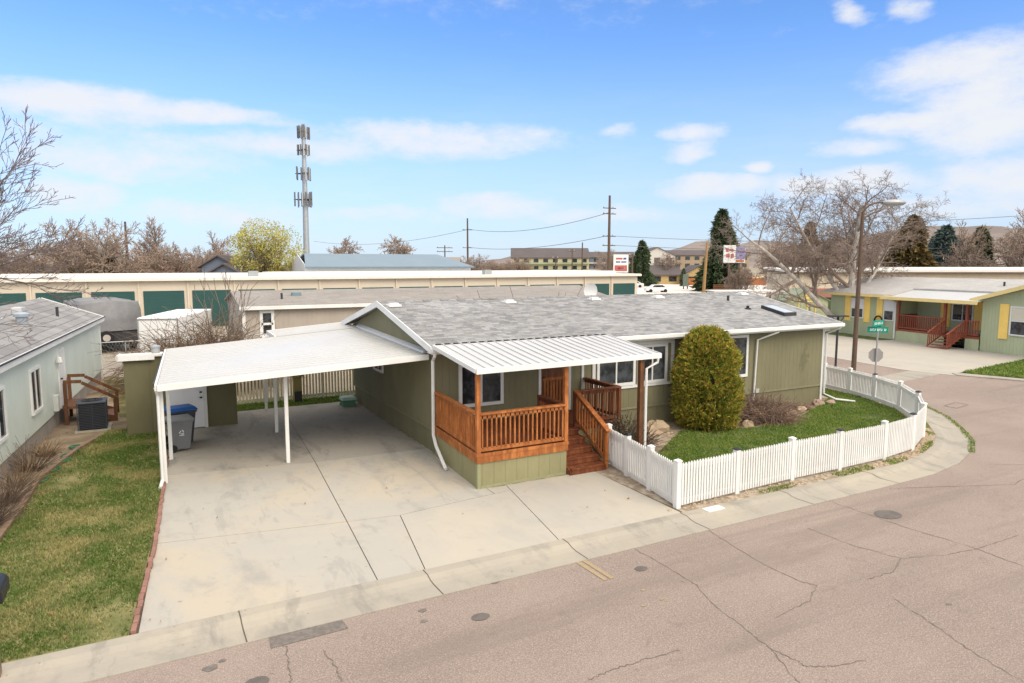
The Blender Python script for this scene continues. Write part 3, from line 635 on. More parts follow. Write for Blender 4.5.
obj('satellite_dish', f, mat('pale_grey_metal', (.6, .6, .6), .4), roof)

# ------------------------------------------------------------------ porch
porch = thing('porch', 'orange stained wooden porch with railings, stairs and white ribbed awning', 'porch', (6.42, 13.7, 0))
px0, px1, py0, py1, dz = 6.42, 8.82, 13.68, 16.7, .80
f = MB().prism([(px0 + .04, py0 + .04), (px1 - .02, py0 + .04), (px1 - .02, 15.0), (11.42, 15.0), (11.42, py1), (6.64, py1)], dz - .14, dz - .03)
for k in range(27):
    y = py0 + .02 + k * .112
    f.box(px0 + .01 + .2 * k / 26, px1 if y < 14.9 else 11.45, y, y + .104, dz - .029, dz)
obj('deck', f, M_wood_red, porch)
f = MB().box(px0 - .03, px1 + .01, py0 - .03, py0 + .005, dz - .20, dz + .012).hexa([(px0 - .03, py0 + .006, dz - .20), (px0 + .004, py0 + .006, dz - .20), (6.60, py1, dz - .20), (6.566, py1, dz - .20)], [(px0 - .03, py0 + .006, dz + .012), (px0 + .004, py0 + .006, dz + .012), (6.60, py1, dz + .012), (6.566, py1, dz + .012)])
f.box(px0 - .045, px1 + .015, py0 - .045, py0 - .031, dz - .05, dz + .03).hexa([(px0 - .045, py0 - .03, dz - .05), (px0 - .031, py0 - .03, dz - .05), (6.565, py1, dz - .05), (6.55, py1, dz - .05)], [(px0 - .045, py0 - .03, dz + .03), (px0 - .031, py0 - .03, dz + .03), (6.565, py1, dz + .03), (6.55, py1, dz + .03)])
obj('rim_board', f, M_wood, porch)
f = MB().box(px0, px1 - .01, py0 + .006, py0 + .05, .0, dz - .2).hexa([(px0 + .002, py0 + .051, 0), (px0 + .05, py0 + .051, 0), (6.63, py1, 0), (6.585, py1, 0)], [(px0 + .002, py0 + .051, dz - .2), (px0 + .05, py0 + .051, dz - .2), (6.63, py1, dz - .2), (6.585, py1, dz - .2)]); sk = obj('skirt', f, M_olive_light, porch)
f = MB().box(9.95, 11.40, 15.02, 15.06, 0, dz - .14).box(11.36, 11.40, 15.07, py1, 0, dz - .14)
obj('skirt', f, M_olive_light, porch)
f = MB().box(px0 - .012, px0 + .07, py0 - .012, py0 + .004, 0, dz - .205).box(px0 - .018, px0 - .004, py0 + .005, py0 + .08, 0, dz - .205).box(px0 + .08, px1 - .02, py0 - .008, py0 + .004, .0, .06)
obj('skirt_trim', f, mat('pale_olive_trim', (.27, .27, .15), .8), sk)
def railing(p, q, m, z0=dz, h=.93, bott=.10, pitch=.115, cap=.14):
    p, q = Vector((*p, 0)), Vector((*q, 0)); L = (q - p).length; d = (q - p) / L; mb = MB(); up = Vector((0, 0, 1))
    mb.beam(p + up * (z0 + h), q + up * (z0 + h), cap, .038); mb.beam(p + up * (z0 + h - .07), q + up * (z0 + h - .07), .036, .09)
    mb.beam(p + up * (z0 + bott), q + up * (z0 + bott), .036, .09)
    n = max(2, int(L / pitch))
    for k in range(n):
        c = p + d * (L * (k + .5) / n); mb.beam(c + up * (z0 + bott + .02), c + up * (z0 + h - .04), .036, .036)
    return obj('railing', mb, m, porch, bevel=.004)
railing((px0 + .02, py0 + .06), (6.61, py1), M_wood); railing((px0 + .07, py0 + .02), (px1 - .06, py0 + .02), M_wood)
railing((px1 - .04, py0 + .08), (px1 - .04, 14.95), M_wood_red); railing((9.98, 15.03), (11.36, 15.03), M_wood_red); railing((11.38, 15.08), (11.38, py1), M_wood_red)
for x, y, z1 in ((px0 + .03, py0 + .03, 2.72), (px1 - .03, py0 + .03, 2.72)):
    obj('post', MB().box(x - .05, x + .05, y - .05, y + .05, dz - .18, z1), M_wood, porch, bevel=.006)
for x, y in ((px1 - .03, 14.95), (9.93, 15.02), (11.38, 15.02)):
    obj('post', MB().box(x - .045, x + .045, y - .045, y + .045, .0, dz + .95), M_wood_red, porch, bevel=.006)
obj('post', MB().box(10.92, 11.04, 13.54, 13.66, 0, 2.73), M_wood_brown, porch, bevel=.006)
for k in range(5):
    y = 13.50 + k * .30; z = .16 * (k + 1)
    f = MB().box(8.86, 9.86, y, y + .15, z - .04, z).box(8.86, 9.86, y + .156, y + .31, z - .04, z).box(8.87, 9.85, y + .02, y + .04, z - .16, z - .041)
    obj('tread', f, M_wood_red, porch, bevel=.004)
for x in (8.845, 9.875): obj('stringer', MB().add([(x - .02, 13.53, .0), (x - .02, 15.0, .0), (x - .02, 15.0, .75), (x - .02, 13.53, .10), (x + .02, 13.53, .0), (x + .02, 15.0, .0), (x + .02, 15.0, .75), (x + .02, 13.53, .10)], [(0, 1, 2, 3), (7, 6, 5, 4), (0, 4, 5, 1), (1, 5, 6, 2), (2, 6, 7, 3), (3, 7, 4, 0)]), M_wood_red, porch)
f = MB(); a, b = Vector((9.93, 13.50, .98)), Vector((9.93, 15.0, 1.76))
f.beam(a, b, .14, .038); f.beam(a + Vector((0, .05, -.07)), b - Vector((0, 0, .07)), .036, .09); f.beam(a + Vector((0, .05, -.78)), b - Vector((0, .05, .80)), .036, .09)
for k in range(12):
    t = (k + .5) / 12; c = a.lerp(b, t); f.beam(c - Vector((0, 0, .78)), c - Vector((0, 0, .04)), .036, .036)
f.box(9.885, 9.975, 13.56, 13.65, .0, .99)
obj('stair_rail', f, M_wood, porch, bevel=.004)
# awning: ribbed pan roof
aw = [(6.30, 13.45, 2.80), (11.45, 13.45, 2.83), (11.72, 16.12, 3.06), (6.36, 16.12, 3.05)]
f = MB().slab(aw, .03); NR = 22
for k in range(NR + 1):
    t = k / NR
    p = Vector(aw[0]).lerp(Vector(aw[1]), t); q = Vector(aw[3]).lerp(Vector(aw[2]), t)
    f.beam(p + Vector((0, .01, .011)), q + Vector((0, -.01, .011)), .022, .024)
awn = obj('awning', f, M_metal_roof, porch)
f = MB().beam(Vector(aw[0]) + Vector((-.02, -.03, -.045)), Vector(aw[1]) + Vector((.02, -.03, -.045)), .05, .12).beam(Vector(aw[0]) + Vector((-.025, 0, -.035)), Vector(aw[3]) + Vector((-.025, 0, -.035)), .04, .10).beam(Vector(aw[1]) + Vector((.025, 0, -.035)), Vector(aw[2]) + Vector((.025, 0, -.035)), .04, .10)
obj('awning_gutter', f, M_white, awn)
f = MB().beam(Vector(aw[3]) + Vector((0, .01, -.01)), Vector(aw[2]) + Vector((0, .01, -.01)), .02, .05)
for k in range(NR):
    t = (k + .5) / NR; q = Vector(aw[3]).lerp(Vector(aw[2]), t); f.box(q.x - .07, q.x + .07, q.y + .0, q.y + .022, q.z - .028, q.z + .032)
obj('awning_closure', f, M_dark, awn)
obj('downspout', MB().tube([(11.36, 13.40, 2.74), (11.36, 13.42, 2.62), (11.09, 13.52, 2.46), (11.09, 13.52, .08)], .035, 6), M_white, porch)

# ------------------------------------------------------------------ carport, shed and what stands there
car = thing('carport', 'white ribbed metal carport roof on thin posts over the driveway', 'carport', (3.3, 20, 0))
def ribbed(c4, n, rib=.02):
    """pan roof: c4 = front-left, front-right, back-right, back-left; ribs run left to right"""
    f = MB().slab(c4, .05); a, b, c, d = map(Vector, c4)
    for k in range(n + 1):
        t = k / n; f.beam(a.lerp(d, t) + Vector((0, 0, rib / 2)), b.lerp(c, t) + Vector((0, 0, rib / 2)), .035, rib)
    return f
c1 = [(.09, 17.25, 2.35), (6.56, 17.05, 2.68), (6.56, 23.7, 2.86), (.45, 23.6, 2.46)]
c2 = [(3.72, 23.66, 2.70), (6.56, 23.72, 2.885), (6.56, 25.7, 2.90), (3.80, 25.9, 2.68)]
crf = obj('roof', ribbed(c1, 21), M_metal_roof, car); obj('roof_extension', ribbed(c2, 7), M_metal_roof, car)
f = MB(); e = lambda p, q, o, h=.14: f.beam(Vector(p) + Vector(o), Vector(q) + Vector(o), .045, h)
e(c1[0], c1[1], (0, -.03, -.05)); e(c1[0], c1[3], (-.03, -.02, -.04)); e(c1[3], c1[2], (0, .03, -.05))
obj('fascia', f, M_white, crf)
f = MB(); e(c2[0], c2[3], (-.03, 0, -.04)); e(c2[3], c2[2], (0, .03, -.04)); obj('fascia', f, M_white, crf)
obj('gutter', MB().beam(Vector(c1[0]) + Vector((-.06, .2, .0)), Vector(c1[3]) + Vector((-.06, -.1, .0)), .035, .05), M_dark, crf)
obj('flashing', MB().hexa([(6.50, 17.3, 2.70), (6.64, 17.3, 2.70), (6.64, 24.0, 2.87), (6.50, 24.0, 2.87)], [(6.53, 17.3, 2.75), (6.64, 17.3, 2.80), (6.64, 24.0, 3.0), (6.53, 24.0, 2.93)]), M_metal_roof, crf)
f = MB()
for t, h in ((.10, .16), (.52, .14), (.98, .12)):
    a = Vector(c1[0]).lerp(Vector(c1[3]), t); b = Vector(c1[1]).lerp(Vector(c1[2]), t); f.beam(a - Vector((0, 0, .05 + h / 2)), b - Vector((0, 0, .05 + h / 2)), .06, h)
obj('beam', f, M_white, crf)
for x, y, z in ((.16, 17.55, 2.30), (.34, 19.65, 2.34), (3.0, 17.92, 2.42), (3.28, 21.4, 2.46), (3.5, 24.9, 2.62)):
    obj('post', MB().box(x - .045, x + .045, y - .045, y + .045, -.005, z), M_white, car, bevel=.005)
obj('downspout', MB().tube([(.06, 17.30, 2.30), (.10, 17.42, 2.1), (.10, 17.44, .12), (.04, 17.1, .03)], .04, 6), M_white, car)

shed = thing('shed', 'dark olive storage shed with a white door at the back of the carport', 'shed', (.8, 24.3, 0))
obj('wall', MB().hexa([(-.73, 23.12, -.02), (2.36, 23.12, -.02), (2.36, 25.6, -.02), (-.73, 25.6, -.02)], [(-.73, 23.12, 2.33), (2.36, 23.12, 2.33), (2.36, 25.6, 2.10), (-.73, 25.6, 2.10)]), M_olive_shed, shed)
obj('roof', MB().slab([(-.86, 23.02, 2.40), (2.46, 23.02, 2.40), (2.46, 25.72, 2.16), (-.86, 25.72, 2.16)], .06), M_whiteroof, shed)
obj('fascia', MB().box(-.88, .10, 22.985, 23.015, 2.25, 2.42).hexa([(-.905, 22.985, 2.27), (-.865, 22.985, 2.27), (-.865, 25.72, 2.03), (-.905, 25.72, 2.03)], [(-.905, 22.985, 2.415), (-.865, 22.985, 2.415), (-.865, 25.72, 2.175), (-.905, 25.72, 2.175)]), M_white, shed)
d_ = obj('door', MB().box(.45, 1.40, 23.08, 23.118, .03, 2.05), mat('door_paint', (.74, .75, .78), .5, .04, 3, 40, .03), shed)
f = MB()
for i in range(2):
    for z0, z1 in ((.2, .75), (.85, 1.5), (1.6, 1.95)): f.box(.56 + i * .42, .86 + i * .42, 23.07, 23.079, z0, z1)
obj('door_panel', f, mat('door_paint_panel', (.74, .75, .78), .5, .04, 3, 40, .03), d_)
obj('door_frame', MB().box(.36, .445, 23.07, 23.118, .0, 2.1).box(1.405, 1.49, 23.07, 23.118, .0, 2.1).box(.445, 1.405, 23.07, 23.118, 2.055, 2.14), M_white, shed)
for z in (.95, 1.12): obj('handle', MB().lathe([(.03, 0), (.045, .03), (.02, .05)], (1.32, 23.03, z), 8), M_dark, d_)
obj('roof_cap', MB().lathe([(.12, 0), (.12, .22), (.15, .23), (.15, .27), (.05, .31)], (.15, 24.3, 2.25), 12), M_steel, shed)

def bin_(loc, rz, body, lid, label, size=1.0):
    t = thing('wheeled_bin', label, 'wheeled bin', loc, rz, 'wheeled bins', local=True)
    f = MB().hexa([(-.22, -.24, .06), (.22, -.24, .06), (.22, .26, .06), (-.22, .26, .06)], [(-.30, -.34, .98), (.30, -.34, .98), (.30, .36, .98), (-.30, .36, .98)])
    f.hexa([(-.325, -.36, .93), (.325, -.36, .93), (.325, .38, .93), (-.325, .38, .93)], [(-.325, -.36, .99), (.325, -.36, .99), (.325, .38, .99), (-.325, .38, .99)])
    f.box(-.19, .19, .30, .37, .70, .76)
    obj('body', f, body, t, bevel=.02)
    f = MB().hexa([(-.34, -.40, .993), (.34, -.40, .993), (.34, .40, .993), (-.34, .40, .993)], [(-.27, -.33, 1.09), (.27, -.33, 1.09), (.27, .36, 1.09), (-.27, .36, 1.09)])
    l = obj('lid', f, lid, t, bevel=.03); obj('lid_handle', MB().tube([(-.28, .43, .97), (.28, .43, .97)], .018, 8), M_black, l)
    for s in (-1, 1): obj('wheel', MB().tube([(s * .25 - .03, .27, .125), (s * .25 + .03, .27, .125)], .125, 16), M_black, t)
    t.scale = (size, size, size)
    return t
M_bin = mat('bin_grey', (.17, .175, .19), .5, .1, 3, 30, .03); M_bin_dark = mat('bin_dark', (.045, .05, .06), .5, .1)
b1 = bin_((.60, 20.55, 0), R(100), M_bin, mat('bin_lid_grey', (.20, .205, .215), .5, .1), 'mid grey wheeled bin with white recycling mark beside the carport post', .87)
f = MB()        # recycling mark: three bent arrows round a triangle and a short bar
for k in range(3):
    a = 2 * PI * k / 3 + PI / 2
    p = lambda r, t: (r * math.cos(t), r * math.sin(t))
    p0, p1 = p(.085, a + .35), p(.085, a + 2 * PI / 3 - .5)
    dx, dy = p1[0] - p0[0], p1[1] - p0[1]; L = math.hypot(dx, dy); nx_, ny_ = -dy / L, dx / L
    w = .016
    q = [(p0[0] - nx_ * w, p0[1] - ny_ * w), (p0[0] + nx_ * w, p0[1] + ny_ * w), (p1[0] + nx_ * w, p1[1] + ny_ * w), (p1[0] - nx_ * w, p1[1] - ny_ * w)]
    tip = [(p1[0] - nx_ * .034, p1[1] - ny_ * .034), (p1[0] + nx_ * .034, p1[1] + ny_ * .034), (p1[0] + dx / L * .05, p1[1] + dy / L * .05)]
    zz = lambda u, v: (u * .7, .246 + .105 * ((.62 + v) - .06) / .92 + .006 - .0, .62 + v * .7)
    f.add([zz(*u) for u in q], [(0, 1, 2, 3)]); f.add([zz(*u) for u in tip], [(0, 1, 2)])
f.add([zz(-.1, -.15), zz(.1, -.15), zz(.1, -.12), zz(-.1, -.12)], [(0, 1, 2, 3)])
for v in range(len(f.v)): f.v[v] = (-(.225 + .082 * (f.v[v][2] - .06) / .92), f.v[v][0] * -1, f.v[v][2])
obj('recycling_mark', f, mat('white_print', (.8, .8, .8), .6, .03), b1)
bin_((.66, 21.25, 0), R(104), M_bin_dark, mat('blue_lid', (.015, .09, .32), .45, .1), 'dark wheeled bin with a bright blue lid in front of the shed door')
t = thing('utility_box', 'small pale green plastic box on the concrete by the carport wall', 'utility box', (6.25, 24.35, 0))
obj('body', MB().hexa([(5.98, 24.1, 0), (6.5, 24.1, 0), (6.5, 24.6, 0), (5.98, 24.6, 0)], [(6.02, 24.14, .22), (6.46, 24.14, .22), (6.46, 24.56, .22), (6.02, 24.56, .22)]), mat('green_plastic', (.07, .19, .12), .5, .1), t, bevel=.02)
obj('lid', MB().hexa([(5.96, 24.08, .222), (6.52, 24.08, .222), (6.52, 24.62, .222), (5.96, 24.62, .222)], [(6.0, 24.12, .33), (6.48, 24.12, .33), (6.48, 24.58, .33), (6.0, 24.58, .33)]), mat('pale_green_plastic', (.42, .55, .46), .5, .1), t, bevel=.02)
# cream slatted fence behind the carport
fen = thing('picket_fence', 'low cream slatted fence standing behind the carport', 'fence', (5, 26.1, 0))
M_creamf = mat('cream_paint', (.66, .60, .45), .7, .1, 2, 30, .05)
xs = [2.4, 4.1, 5.75, 7.4, 9.2, 11]
for i, x in enumerate(xs): obj('post', MB().box(x - .05, x + .05, 26.1, 26.2, -.02, 1.22), M_creamf, fen)
for a, b in zip(xs[:-1], xs[1:]):
    f = MB().box(a + .055, b - .055, 26.13, 26.17, .12, .2).box(a + .055, b - .055, 26.13, 26.17, 1.0, 1.08); n = int((b - a) / .125)
    for k in range(n):
        x = a + .07 + (b - a - .14) * (k + .5) / n; f.box(x - .032, x + .032, 26.105, 26.128, .06, 1.14)
    obj('panel', f, M_creamf, fen)
t = thing('meter_pedestal', 'tan and yellow utility meter pedestal on the grass by the cream fence', 'meter pedestal', (4.75, 25.75, 0))
obj('body', MB().box(4.6, 4.9, 25.72, 25.95, .02, .95).box(4.56, 4.94, 25.68, 25.99, .951, 1.28), mat('pedestal_tan', (.30, .24, .09), .7, .2), t, bevel=.015)
obj('cap', MB().box(4.63, 4.87, 25.73, 25.93, 1.281, 1.36), M_dark, t); obj('base', MB().box(4.62, 4.88, 25.66, 25.715, .0, .42), M_dark, t)

# ------------------------------------------------------------------ white picket fence
wf = thing('picket_fence', 'white vinyl picket fence curving round the corner of the front lawn', 'fence', (15, 11, 0))
FP = [(10.26, 13.95), (10.06, 12.9), (9.86, 11.8), (9.62, 10.64), (11.40, 10.72), (13.28, 10.80), (15.0, 10.80), (16.83, 10.84), (18.40, 11.05), (20.05, 11.75), (21.75, 12.95), (23.1, 14.4), (23.85, 15.85), (24.3, 17.2), (24.65, 18.6), (25.0, 20.4), (25.2, 22.4)]
for i, (x, y) in enumerate(FP):
    f = MB().box(x - .06, x + .06, y - .06, y + .06, -.05, 1.0)
    p = obj('post', f, M_white, wf, bevel=.006)
    dark = i in (1, 4, 6, 8, 10, 12)
    f = MB().hexa([(x - .07, y - .07, 1.001), (x + .07, y - .07, 1.001), (x + .07, y + .07, 1.001), (x - .07, y + .07, 1.001)], [(x - .068, y - .068, 1.02), (x + .068, y - .068, 1.02), (x + .068, y + .068, 1.02), (x - .068, y + .068, 1.02)])
    f.hexa([(x - .068, y - .068, 1.021), (x + .068, y - .068, 1.021), (x + .068, y + .068, 1.021), (x - .068, y + .068, 1.021)], [(x - .02, y - .02, 1.05), (x + .02, y - .02, 1.05), (x + .02, y + .02, 1.05), (x - .02, y + .02, 1.05)])
    obj('solar_cap' if dark else 'post_cap', f, M_black if dark else M_white, p)
for a, b in zip(FP[:-1], FP[1:]):
    a, b = Vector((*a, 0)), Vector((*b, 0)); L = (b - a).length; d = (b - a) / L; nrm = Vector((d.y, -d.x, 0)); f = MB(); up = Vector((0, 0, 1))
    p, q = a + d * .07, b - d * .07
    f.beam(p + up * .10, q + up * .10, .05, .13); f.beam(p + up * .84, q + up * .84, .05, .10)
    n = int((L - .14) / .082)
    for k in range(n):
        c = p + (q - p) * ((k + .5 + rng.uniform(-.02, .02)) / n) + nrm * .034 + up * rng.uniform(-.005, .005); w = .028
        o1, o2 = -d * w, d * w; th = nrm * .016
        f.hexa([c + o1 + up * .05, c + o2 + up * .05, c + o2 + th + up * .05, c + o1 + th + up * .05], [c + o1 + up * .93, c + o2 + up * .93, c + o2 + th + up * .93, c + o1 + th + up * .93])
        f.hexa([c + o1 + up * .93, c + o2 + up * .93, c + o2 + th + up * .93, c + o1 + th + up * .93], [c + o1 * .2 + up * .965, c + o2 * .2 + up * .965, c + o2 * .2 + th + up * .965, c + o1 * .2 + th + up * .965])
    obj('panel', f, M_white, wf)
tag(obj('meter_cover', MB().box(10.02, 10.48, 10.12, 10.32, -.03, .012), M_white), 'small pale rectangular cover set at the curb below the fence corner', 'utility cover')
# edging, hose
mb = MB(); bp = [(-.42, 10.38), (-.12, 13.5), (.10, 17.0), (.24, 20.0)]
for a, b in zip(bp[:-1], bp[1:]):
    a, b = Vector(a), Vector(b); L = (b - a).length; n = int(L / .23)
    for k in range(n):
        p, q = a.lerp(b, (k + .04) / n), a.lerp(b, (k + .96) / n); j = rng.uniform(-.012, .012)
        mb.beam((p.x + j, p.y, .012), (q.x + j, q.y, .012 + rng.uniform(-.006, .006)), .07, .07)
tag(obj('brick_edging', mb, mat('red_brick', (.25, .13, .10), .9, .3, 3, 40, .3), bevel=.006), 'low red brick edging between the left lawn and the driveway', 'edging')
mb = MB(); ep = [(-3.05, 13.0), (-2.70, 15.0), (-2.56, 17.1), (-2.5, 19.2), (-2.2, 20.6), (-1.92, 21.8), (-1.6, 22.8)]
for a, b in zip(ep[:-1], ep[1:]):
    p, q = Vector((*a, .03)), Vector((*b, .03)); mb.beam(p.lerp(q, .01), p.lerp(q, .99), .11, .10)
tag(obj('timber_edging', mb, M_wood_grey, bevel=.01), 'weathered timber edging between lawn and shrub bed on the left', 'edging')
pts = [(-2.45 + .045 * k / 4 + .13 * math.sin(k * .55) + .05 * math.sin(k * 1.7), 18.9 + k * .075, .03 + .01 * math.sin(k * 2.1)) for k in range(48)]
pts += [(pts[-1][0] - .05 - .035 * k / 4 - .16 * math.sin(k * .45 + .4), pts[-1][1] - k * .07, .035) for k in range(1, 40)]
tag(obj('garden_hose', MB().tube(pts, .016, 6), mat('green_hose', (.03, .15, .07), .5), smooth=True), 'green garden hose lying along the timber edging on the left', 'hose')
t = thing('mailbox', 'black rounded mailbox at the left edge above the lawn', 'mailbox', (-1.86, 10.2, 0))
f = MB(); pr = [(-.10, 0), (.10, 0), (.10, .11)] + [(.10 * math.cos(PI * k / 8), .11 + .10 * math.sin(PI * k / 8)) for k in range(1, 8)] + [(-.10, .11)]
f.extrude_profile([(-1.84 + x, 1.0 + z) for x, z in pr], (9.86, 10.36)); obj('box', f, M_black, t, bevel=.008)
obj('post', MB().box(-1.95, -1.86, 10.06, 10.15, -.05, .995), M_wood_grey, t)

# ------------------------------------------------------------------ left neighbour: pale blue-green mobile home
LA = R(-4.8)                                   # wall runs along local +y
ln = thing('mobile_home', 'pale blue green mobile home with grey shingle roof at the left edge', 'house', (-2.97, 22.3, 0), LA, local=True)
M_mint = mat_siding('pale_mint_siding', (.58, .63, .565), .3, .05)
y0, y1 = -6.5, 12.6
obj('wall', MB().box(-4.2, 0, y0, y1, .45, 2.78).add([(-4.2, y1, 2.78), (0, y1, 2.78), (-2.1, y1, 3.55), (-4.2, y1 - .1, 2.78), (0, y1 - .1, 2.78), (-2.1, y1 - .1, 3.55)], [(0, 1, 2), (5, 4, 3), (1, 4, 5, 2), (0, 2, 5, 3)]), M_mint, ln)
obj('skirting', MB().box(-4.15, -.04, y0 + .05, y1 - .05, -.1, .45), mat_siding('block_skirting', (.30, .27, .24), .4, .15), ln)
f = MB().slab([(.16, y0 - .2, 2.80), (.16, y1 + .12, 2.80), (-2.1, y1 + .12, 3.66), (-2.1, y0 - .2, 3.66)][::1], .07).slab([(-2.1, y0 - .2, 3.66), (-2.1, y1 + .12, 3.66), (-4.4, y1 + .12, 2.80), (-4.4, y0 - .2, 2.80)], .07)
lr = obj('roof', f, M_shingle_left, ln)
f = MB().box(.165, .20, y0 - .2, y1 + .14, 2.62, 2.82); f.beam((.16, y1 + .14, 2.75), (-2.1, y1 + .14, 3.61), .03, .16); f.beam((-4.4, y1 + .14, 2.75), (-2.1, y1 + .14, 3.61), .03, .16)
obj('fascia', f, M_white, lr); obj('soffit', MB().box(.01, .16, y0 - .15, y1, 2.70, 2.72), M_white, ln)
obj('gutter', MB().box(.205, .24, y0 - .2, y1 + .1, 2.785, 2.82), M_dark, lr)
obj('corner_trim', MB().box(-.06, .03, y1 - .09, y1 + .03, .02, 2.78), M_white, ln)
def nwin(root, cy, z0, z1, w): return window(root, cy, z0, z1, w, 0, 2, 'east', t=.08)
nwin(ln, .72, .95, 2.22, 1.2); nwin(ln, -2.95, .95, 2.22, 1.2)
obj('door_trim', MB().box(0, .04, 3.75, 3.85, .45, 2.35).box(.0, .04, 4.65, 4.75, .45, 2.35).box(0, .04, 3.86, 4.64, 2.27, 2.35), M_white, ln)
dd = obj('door', MB().box(.002, .025, 3.86, 4.64, .5, 2.265), M_white, ln); obj('handle', MB().tube([(.02, 3.95, 1.4), (.09, 3.95, 1.4)], .03, 8), M_dark, dd)
obj('wall_lamp', MB().lathe([(.05, 0), (.09, .04), (.07, .18), (.02, .22)], (.11, 3.5, 1.95), 10), mat('lamp_glass_white', (.7, .7, .68), .3, .05), ln)
obj('meter_box', MB().box(0, .14, 2.75, 3.0, .55, 1.05), mat('pale_grey_box', (.5, .52, .5), .5, .1), ln, bevel=.01)
def zl(x): return 3.66 + (x + 2.1) * (-.86 / 2.26)
for x, y in ((-1.35, 3.0), (-1.2, 5.2), (-1.65, 7.0)): obj('roof_vent', MB().box(x - .16, x + .16, y - .3, y + .3, zl(x) - .06, zl(x) + .10), M_metal_roof, lr, bevel=.02)
obj('vent_cap', MB().lathe([(.16, 0), (.17, .26), (.23, .27), (.24, .36), (.10, .42)], (-.95, 4.2, zl(-.95) - .06), 12), mat('blue_grey_metal', (.30, .35, .40), .4, .1), lr)
obj('vent_pipe', MB().tube([(-.75, 8.4, zl(-.75) - .05), (-.75, 8.4, zl(-.75) + .35)], .05, 8), M_dark, lr)
# its wooden entry steps
st = thing('wooden_steps', 'brown wooden entry steps with slanting handrails at the pale green house', 'steps', (-2.3, 26.3, 0))
obj('landing', MB().box(-2.55, -2.0, 25.55, 27.0, .50, .58), M_wood_brown, st)
for k in range(3): obj('tread', MB().box(-1.99 + k * .30, -1.70 + k * .30, 25.6, 26.95, .40 - k * .15, .45 - k * .15), M_wood_brown, st)
for y in (25.58, 26.98):
    f = MB().beam((-2.5, y, 1.38), (-2.0, y, 1.36), .06, .10).beam((-2.0, y, 1.32), (-1.02, y, .72), .06, .10)
    obj('handrail', f, M_wood_brown, st)
    for x, z in ((-2.46, 1.33), (-1.10, .72)): obj('post', MB().box(x - .05, x + .05, y - .05, y + .05, -.05, z), M_wood_brown, st)
    obj('stringer', MB().beam((-2.05, y - .02, .42), (-1.10, y - .02, .05), .04, .18), M_wood_brown, st)
# air conditioner
ac = thing('air_conditioner', 'dark slatted air conditioner unit beside the pale green house', 'air conditioner', (-1.68, 24.55, 0))
obj('pad', MB().box(-2.15, -1.2, 24.1, 25.02, -.05, .04), M_curb, ac)
obj('body', MB().box(-2.03, -1.33, 24.2, 24.9, .041, .84), M_black, ac)
f = MB()
M_acf = mat('ac_grille', (.035, .04, .05), .5, .1)
for k in range(15):
    z = .09 + k * .05; f.box(-2.07, -1.29, 24.155, 24.18, z, z + .022).box(-1.315, -1.29, 24.181, 24.92, z, z + .022)
for x in (-2.07, -1.68, -1.31): f.box(x, x + .02, 24.15, 24.153, .05, .86)
obj('slats', f, M_acf, ac)
obj('top', MB().box(-2.08, -1.28, 24.14, 24.95, .845, .90), M_acf, ac, bevel=.02)
f = MB()
for r_ in (.12, .2, .28): f.tube([(-1.68 + r_ * math.cos(2 * PI * k / 20), 24.55 + r_ * math.sin(2 * PI * k / 20), .915) for k in range(21)], .008, 4)
obj('fan_guard', f, M_black, ac)

# ------------------------------------------------------------------ right neighbour: green house with yellow trim
RA = math.atan2(-math.cos(R(11)), -math.sin(R(11)))
rn = thing('mobile_home', 'sage green house with yellow shutters and trim across the street', 'house', (43.6, 21.8, 0), RA, local=True)
M_sage = mat_siding('sage_siding', (.44, .48, .30), .2, .07); M_yel = mat('yellow_trim', (.90, .62, .16), .6, .1, 2, 20, .05); M_cy = mat('cream_yellow_trim', (.78, .62, .27), .6, .1, 2, 20, .05)
obj('wall', MB().box(-13, -6.85, 0, 8, -.1, 3.0).box(-6.849, -.81, 1.7, 8, -.1, 3.0).box(-.809, 8.2, 0, 8, -.1, 3.0).add([(-.809, .0, 3.0), (8.2, .0, 3.0), (3.7, .0, 4.25), (-.809, .3, 3.0), (8.2, .3, 3.0), (3.7, .3, 4.25)], [(0, 1, 2), (5, 4, 3), (0, 2, 5, 3), (1, 4, 5, 2)]), M_sage, rn)
M_sh3 = mat_shingle('pale_grey_shingles', (.42, .41, .40), (.50, .49, .47), (.46, .43, .39), .6, .2)
f = MB().slab([(-13.6, -.45, 3.02), (-6.8, -.45, 3.02), (-6.8, 4.0, 4.15), (-13.6, 4.0, 4.15)], .12).slab([(-6.8, 1.25, 3.45), (2.0, 1.25, 3.45), (2.0, 4.0, 4.15), (-6.8, 4.0, 4.15)], .12).slab([(-13.6, 4.0, 4.15), (2, 4, 4.15), (2, 8.4, 3.02), (-13.6, 8.4, 3.02)], .12)
r1 = obj('roof', f, M_sh3, rn)
f = MB().slab([(-1.25, -.4, 2.98), (3.7, -.4, 4.42), (3.7, 8.4, 4.42), (-1.25, 8.4, 2.98)], .12).slab([(3.7, -.4, 4.42), (8.7, -.4, 2.98), (8.7, 8.4, 2.98), (3.7, 8.4, 4.42)], .12)
r2 = obj('gable_roof', f, M_sh3, rn)
f = MB().beam((-1.3, -.44, 2.93), (3.7, -.44, 4.37), .05, .22).beam((8.7, -.44, 2.93), (3.7, -.44, 4.37), .05, .22); obj('fascia', f, M_cy, r2)
obj('fascia', MB().box(-13.65, -6.82, -.52, -.455, 2.82, 3.0), M_cy, r1)
obj('porch_roof', MB().slab([(-7.55, -.75, 2.9), (-.60, -.75, 2.9), (-.60, 1.5, 3.40), (-7.55, 1.5, 3.40)], .06), M_metal_roof, rn)
obj('porch_fascia', MB().box(-7.6, -.55, -.82, -.755, 2.72, 2.93), M_cy, rn)
M_blind = mat('pale_blind', (.62, .58, .46), .6, .05, 2, 20, .02)
